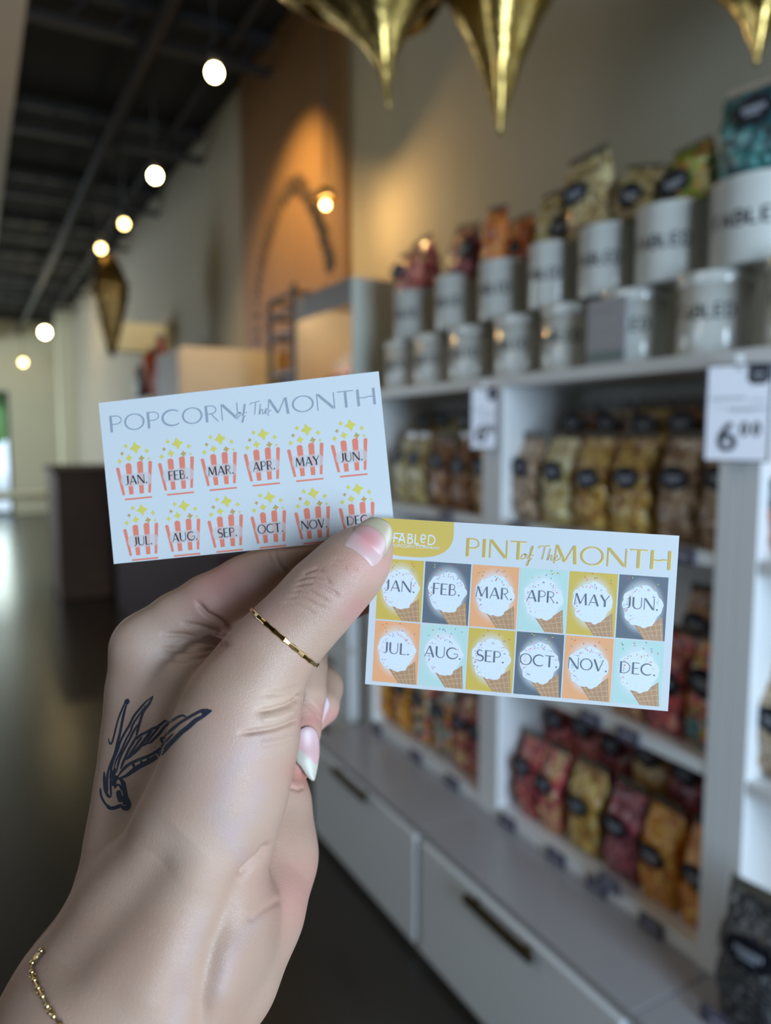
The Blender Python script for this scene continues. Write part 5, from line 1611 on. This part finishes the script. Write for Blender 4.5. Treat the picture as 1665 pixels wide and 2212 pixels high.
BK = [(265, 725), (487, 700), (713, 676), (941, 652), (1171, 628), (1403, 604), (300, 1046), (522, 1024), (747, 1003), (975, 981), (1207, 959), (1442, 936)]
TP = [(262, 548), (483, 524), (707, 500), (935, 476), (1163, 452), (1395, 428), (294, 874), (518, 852), (741, 830), (969, 808), (1199, 786), (1430, 764)]
for k in range(12):
    c = L(*BK[k]); t = L(*TP[k]); p = Print()
    up = (t - c); hgt = np.linalg.norm(up); rot = math.atan2(L(1515, 229)[1] - L(118, 378)[1], L(1515, 229)[0] - L(118, 378)[0])
    ex = np.array([math.cos(rot), math.sin(rot)]); ey = np.array([-ex[1], ex[0]])
    q = lambda x, y: c + ex * x + ey * y
    Wd = hgt * 1.0
    p.stroke([q(-Wd * 0.40, -0.05), q(Wd * 0.43, -0.05)], 0.52, 0, 0.04)
    for x0, x1, top, w0, w1 in ((-0.42, -0.535, 0.93, 0.075, 0.105), (-0.185, -0.20, 1.0, 0.13, 0.18), (0.13, 0.155, 1.03, 0.13, 0.18), (0.37, 0.47, 1.03, 0.075, 0.11)):
        y0 = hgt * 0.13; y1 = hgt * top
        a, b = q(Wd * x0, y0), q(Wd * x1, y1)
        pts = [a, b]
        p.stroke(pts, [Wd * w0, Wd * w1], 0, 0.04)
        p.fan([b + (ex * math.cos(g) + ey * math.sin(g) * 0.8) * Wd * w1 / 2 for g in np.linspace(0, 2 * math.pi, 16, endpoint=False)], 0, 0.041)
    s = MONTHS[k]; lh = hgt * 0.27; lw = text_width(s, lh, 0.06)
    m = hgt * 0.56
    rr = lh * 0.70; bw = Wd * 0.33
    blob = [q(sx * bw + rr * 0.8 * math.cos(g), m + rr * math.sin(g)) for sx, g0 in ((1, -90), (-1, 90)) for g in [math.radians(g0 + 15 * i) for i in range(13)]]
    p.fan(blob, 3, 0.055)
    tt = Print(); tt.text(s, -lw / 2, -lh / 2, lh, 4, 0.07, 0.06, grow=0.006 * lh)
    p.add([(*(q(v[0] * 1000, m + v[1] * 1000) / 1000), v[2]) for v in tt.v], tt.f, 4)
    for sx, sy, r, am in STARS:
        p.fan(star4(q(hgt * (sx - 0.10), hgt * sy), r * hgt, rot + math.pi / 2 + 0.1), 2 if am else 1, 0.045)
    p.build('bucket_print', [I_CORAL, I_YELLOW, I_AMBER, I_BLUSH, I_INK], LC.o)

# ------------------------------------------------------------------ card on the right: twelve ice-cream cones
RC = Card('punch_card', [(-3.40, 1.63, 224.87), (84.59, 6.84, 213.28), (81.73, 57.68, 214.38), (-6.26, 52.48, 225.98)],
          'white card with twelve ice cream cones on coloured squares under a gold heading')


def R(x, y):
    return RC.at(770 + x / 2.3125, 1100 + y / 2.3125)


W2, H2 = RC.W / 2, RC.H / 2
p = Print()
tr = R(487, 70); bt = R(310, 241)
xl = -W2
xe = tr[0]; yb = bt[1]
pts = [(xl, H2), (xe, H2)] + [(xe + 0.35, H2 - 3.0 - 0.0), (xe + 0.2, H2 - 4.4)]
cxl = (xl + xe) / 2 - 0.3
tab = [(xl, H2 - 0.02), (xe, H2 - 0.02), (xe + 0.1, H2 - 4.6)]
for g in np.linspace(0, -90, 12): tab.append((cxl + (xe - cxl) * math.cos(math.radians(g)) ** 0.7, H2 - 4.6 + (yb - (H2 - 4.6)) * -math.sin(math.radians(g)) ** 1.0))
for g in np.linspace(-90, -180, 12)[1:]: tab.append((max(xl, cxl + (xe - cxl) * -abs(math.cos(math.radians(g))) ** 0.7), H2 - 4.6 + (yb - (H2 - 4.6)) * -math.sin(math.radians(g))))
p.fan(tab, 0, 0.03)
p.build('gold_tab', [I_GOLD], RC.o)
p = Print()
c0 = R(182, 166); hh = np.linalg.norm(R(182, 118) - R(182, 166))
x = c0[0]
def glyph(ch, x, y, hgt, xs=1.0):
    for w, q in SANS[ch][1]:
        p.stroke([(x + a * hgt * xs, y + b * hgt) for a, b in q], 0.135 * hgt, 0, 0.06 + 0.001 * len(p.v) / 50)
    return x + (SANS[ch][0] * xs + 0.08) * hgt
x = glyph('F', x, c0[1], hh); p.stroke([(c0[0] - 0.1 * hh, c0[1] + 0.52 * hh), (c0[0] + 0.9 * hh, c0[1] + 0.36 * hh)], 0.1 * hh, 0, 0.058)
p.stroke([(c0[0] + 0.4 * hh, c0[1] + 0.97 * hh), (c0[0] + 1.1 * hh, c0[1] + 0.97 * hh)], 0.11 * hh, 0, 0.058)
x = glyph('A', x - 0.12 * hh, c0[1], hh); x = glyph('B', x + 0.05 * hh, c0[1], hh)
xL = x; x = glyph('L', x, c0[1], hh); p.stroke([(xL + 0.1 * hh, c0[1] - 0.13 * hh), (xL + 1.2 * hh, c0[1] - 0.13 * hh)], 0.09 * hh, 0, 0.057)
x = glyph('e', x, c0[1] + 0.1 * hh, hh); x = glyph('D', x + 0.04 * hh, c0[1], hh)
b0, b1 = R(175, 187), R(413, 203)
hs = np.linalg.norm(R(300, 179) - R(300, 194)) * 0.92
w = text_width('POPCORN COMPANY', hs, 0.06, 1.0, SANS); xs = (b1[0] - b0[0] - 0.06 * hs * 15) / (w - 0.06 * hs * 15)
n0 = len(p.v)
xx = b0[0]
for ch in 'POPCORN COMPANY':
    for ww, q in SANS[ch][1]:
        p.stroke([(xx + a * hs * xs, b0[1] + 0.05 + b * hs + (xx - b0[0]) * (b1[1] - b0[1]) / (b1[0] - b0[0])) for a, b in q], 0.17 * hs, 0, 0.06 + 0.0002 * (len(p.v) % 200))
    xx += (SANS[ch][0] * xs + 0.06) * hs
p.build('shop_lettering', [I_WHITE], RC.o)
p = Print()
capR = np.linalg.norm(R(548, 143) - R(545, 236)) * 0.98
for mi, z, dx, dy in ((1, 0.03, 0.42, -0.30), (0, 0.05, 0, 0)):
    fit_text(p, 'PINT', R(543, 234), R(850, 254), capR, mi, z, dx=dx, dy=dy)
    fit_text(p, 'MONTH', R(978, 268), R(1572, 304), capR, mi, z, dx=dx, dy=dy)
p.build('heading', [I_GOLDT, I_GOLDP], RC.o)
p = Print(); oc = R(822, 246)
script_of_the(p, oc, 2.2, 1, 0.075, 0.14, 0.30); script_of_the(p, oc, 2.2, 0, 0.10, 0.0, 0.32)
p.build('script_heading', [I_GOLDT, I_WHITE], RC.o)


def glow_mat(name, base):
    """coloured square whose print fades to white around the ice cream"""
    m = halftone(name, base); nt = m.node_tree; N = nt.nodes; Lk = nt.links; b = bsdf(m)
    src = b.inputs['Base Color'].links[0].from_socket
    uv = N.new('ShaderNodeUVMap'); mp = N.new('ShaderNodeMapping'); gr = N.new('ShaderNodeTexGradient'); gr.gradient_type = 'SPHERICAL'
    mp.inputs['Location'].default_value = (-1.0, -1.07, 0); mp.inputs['Scale'].default_value = (2.0, 2.05, 1)
    rp = N.new('ShaderNodeMapRange'); rp.interpolation_type = 'SMOOTHSTEP'
    rp.inputs['From Min'].default_value = 0.0; rp.inputs['From Max'].default_value = 0.55
    mx = N.new('ShaderNodeMix'); mx.data_type = 'RGBA'
    Lk.new(uv.outputs['UV'], mp.inputs['Vector']); Lk.new(mp.outputs['Vector'], gr.inputs['Vector']); Lk.new(gr.outputs['Fac'], rp.inputs['Value'])
    Lk.new(rp.outputs['Result'], mx.inputs['Factor']); Lk.new(src, mx.inputs['A']); mx.inputs['B'].default_value = (0.62, 0.62, 0.64, 1)
    Lk.new(mx.outputs['Result'], b.inputs['Base Color'])
    return m


CELLM = {'g': glow_mat('print_square_gold', ink(218, 184, 84)), 's': glow_mat('print_square_slate', ink(102, 110, 120)),
         'o': glow_mat('print_square_orange', ink(246, 174, 122)), 'm': glow_mat('print_square_mint', ink(194, 220, 212))}
gx = [R(*q)[0] for q in ((104, 400), (336, 415), (572, 430), (813, 450), (1063, 470), (1310, 490))] + [R(1562, 500)[0]]
X0, X1 = R(100, 400)[0], R(1552, 500)[0]
cw = (X1 - X0) / 6
Y0 = np.mean([R(220, 252)[1], R(1440, 333)[1]]); Y2 = np.mean([R(190, 866)[1], R(1400, 978)[1]]); YM = (Y0 + Y2) / 2 + 0.05
gap = 0.42
rng = random.Random(4)
for k in range(12):
    i, j = k % 6, k // 6
    x0, x1 = X0 + cw * i + gap / 2, X0 + cw * (i + 1) - gap / 2
    y1, y0 = (Y0, YM + gap / 2) if j == 0 else (YM - gap / 2, Y2)
    sq = Print(); sq.poly([(x0, y0), (x1, y0), (x1, y1), (x0, y1)], 0, 0.02)
    key = 'gsomgsomgsom'[k]
    so = sq.build('colour_square', [CELLM[key]], RC.o)
    uvl = so.data.uv_layers.new(name='UVMap')
    for li, uvv in enumerate(((0, 0), (1, 0), (1, 1), (0, 1))): uvl.data[li].uv = uvv
    p = Print(); cwid, chgt = x1 - x0, y1 - y0
    q = lambda u, v: (x0 + cwid * u, y0 + chgt * v)
    # waffle cone leaning to the lower right
    cone = [q(0.36, 0.22), q(0.58, 0.0), q(0.97, 0.0), q(0.93, 0.38), q(0.80, 0.30)]
    p.fan(cone, 0, 0.03)
    for s in np.linspace(0.08, 0.92, 5):
        p.stroke([q(0.36 + 0.57 * s, 0.24 + 0.13 * s), q(0.60 + 0.37 * s, 0.0)], 0.12, 1, 0.034)
    for s in (0.25, 0.5, 0.75):
        p.stroke([q(0.36 + 0.23 * s, 0.22 * (1 - s)), q(0.935 + 0.03 * s, 0.36 * (1 - s))], 0.12, 1, 0.036)
    # scoop
    sc_pts = []
    for g in np.linspace(0, 2 * math.pi, 44, endpoint=False):
        r = 1 + 0.045 * math.sin(5 * g + 1) + 0.03 * math.sin(11 * g + k) + 0.02 * math.sin(17 * g)
        u, v = 0.50 + 0.415 * r * math.cos(g) * (1.0 if math.sin(g) > -0.2 else 0.93), 0.515 + 0.325 * r * math.sin(g)
        sc_pts.append(q(u, v))
    p.fan(sc_pts, 2, 0.04)
    # sprinkles
    for _ in range(11):
        u, v = rng.uniform(0.12, 0.9), rng.uniform(0.82, 0.985)
        c = np.array(q(u, v)); a = rng.uniform(0, 3.14); d = np.array([math.cos(a), math.sin(a)]) * 0.26
        p.stroke([c - d, c + d], 0.19, 4 + rng.choice([0, 1, 2, 3, 0]), 0.045)
    for _ in range(34):
        g = rng.uniform(0.2, 4.2); r = rng.uniform(0.75, 0.97)
        c = np.array(q(0.5 + 0.385 * r * math.cos(g), 0.515 + 0.315 * r * math.sin(g))); a = g + rng.uniform(-0.5, 0.5); d = np.array([math.cos(a), math.sin(a)]) * 0.24
        p.stroke([c - d, c + d], 0.17, 4 + (rng.choice([0, 2, 3, 4]) if 1.1 < g < 1.9 else rng.choice([4, 4, 4, 0, 3])), 0.048)
    s = MONTHS[k]; lh = chgt * 0.185; lw = text_width(s, lh, 0.05, 1.12)
    tx, ty = x0 + cwid * 0.5 - lw / 2, y0 + chgt * 0.475
    tx = max(tx, x0 - 0.1)
    sl = -0.012
    p.text(s, tx, ty - tx * sl, lh, 3, 0.055, 0.05, GLYPH, 1.12, 0.13, sl)
    p.text(s, tx, ty - tx * sl, lh, 3 + 6, 0.07, 0.05, GLYPH, 1.12, 0.0, sl)
    p.build('cone_print', [I_CONE, I_CONEL, I_CREAM, I_WHITE] + I_SPR + [I_TYPE], RC.o)
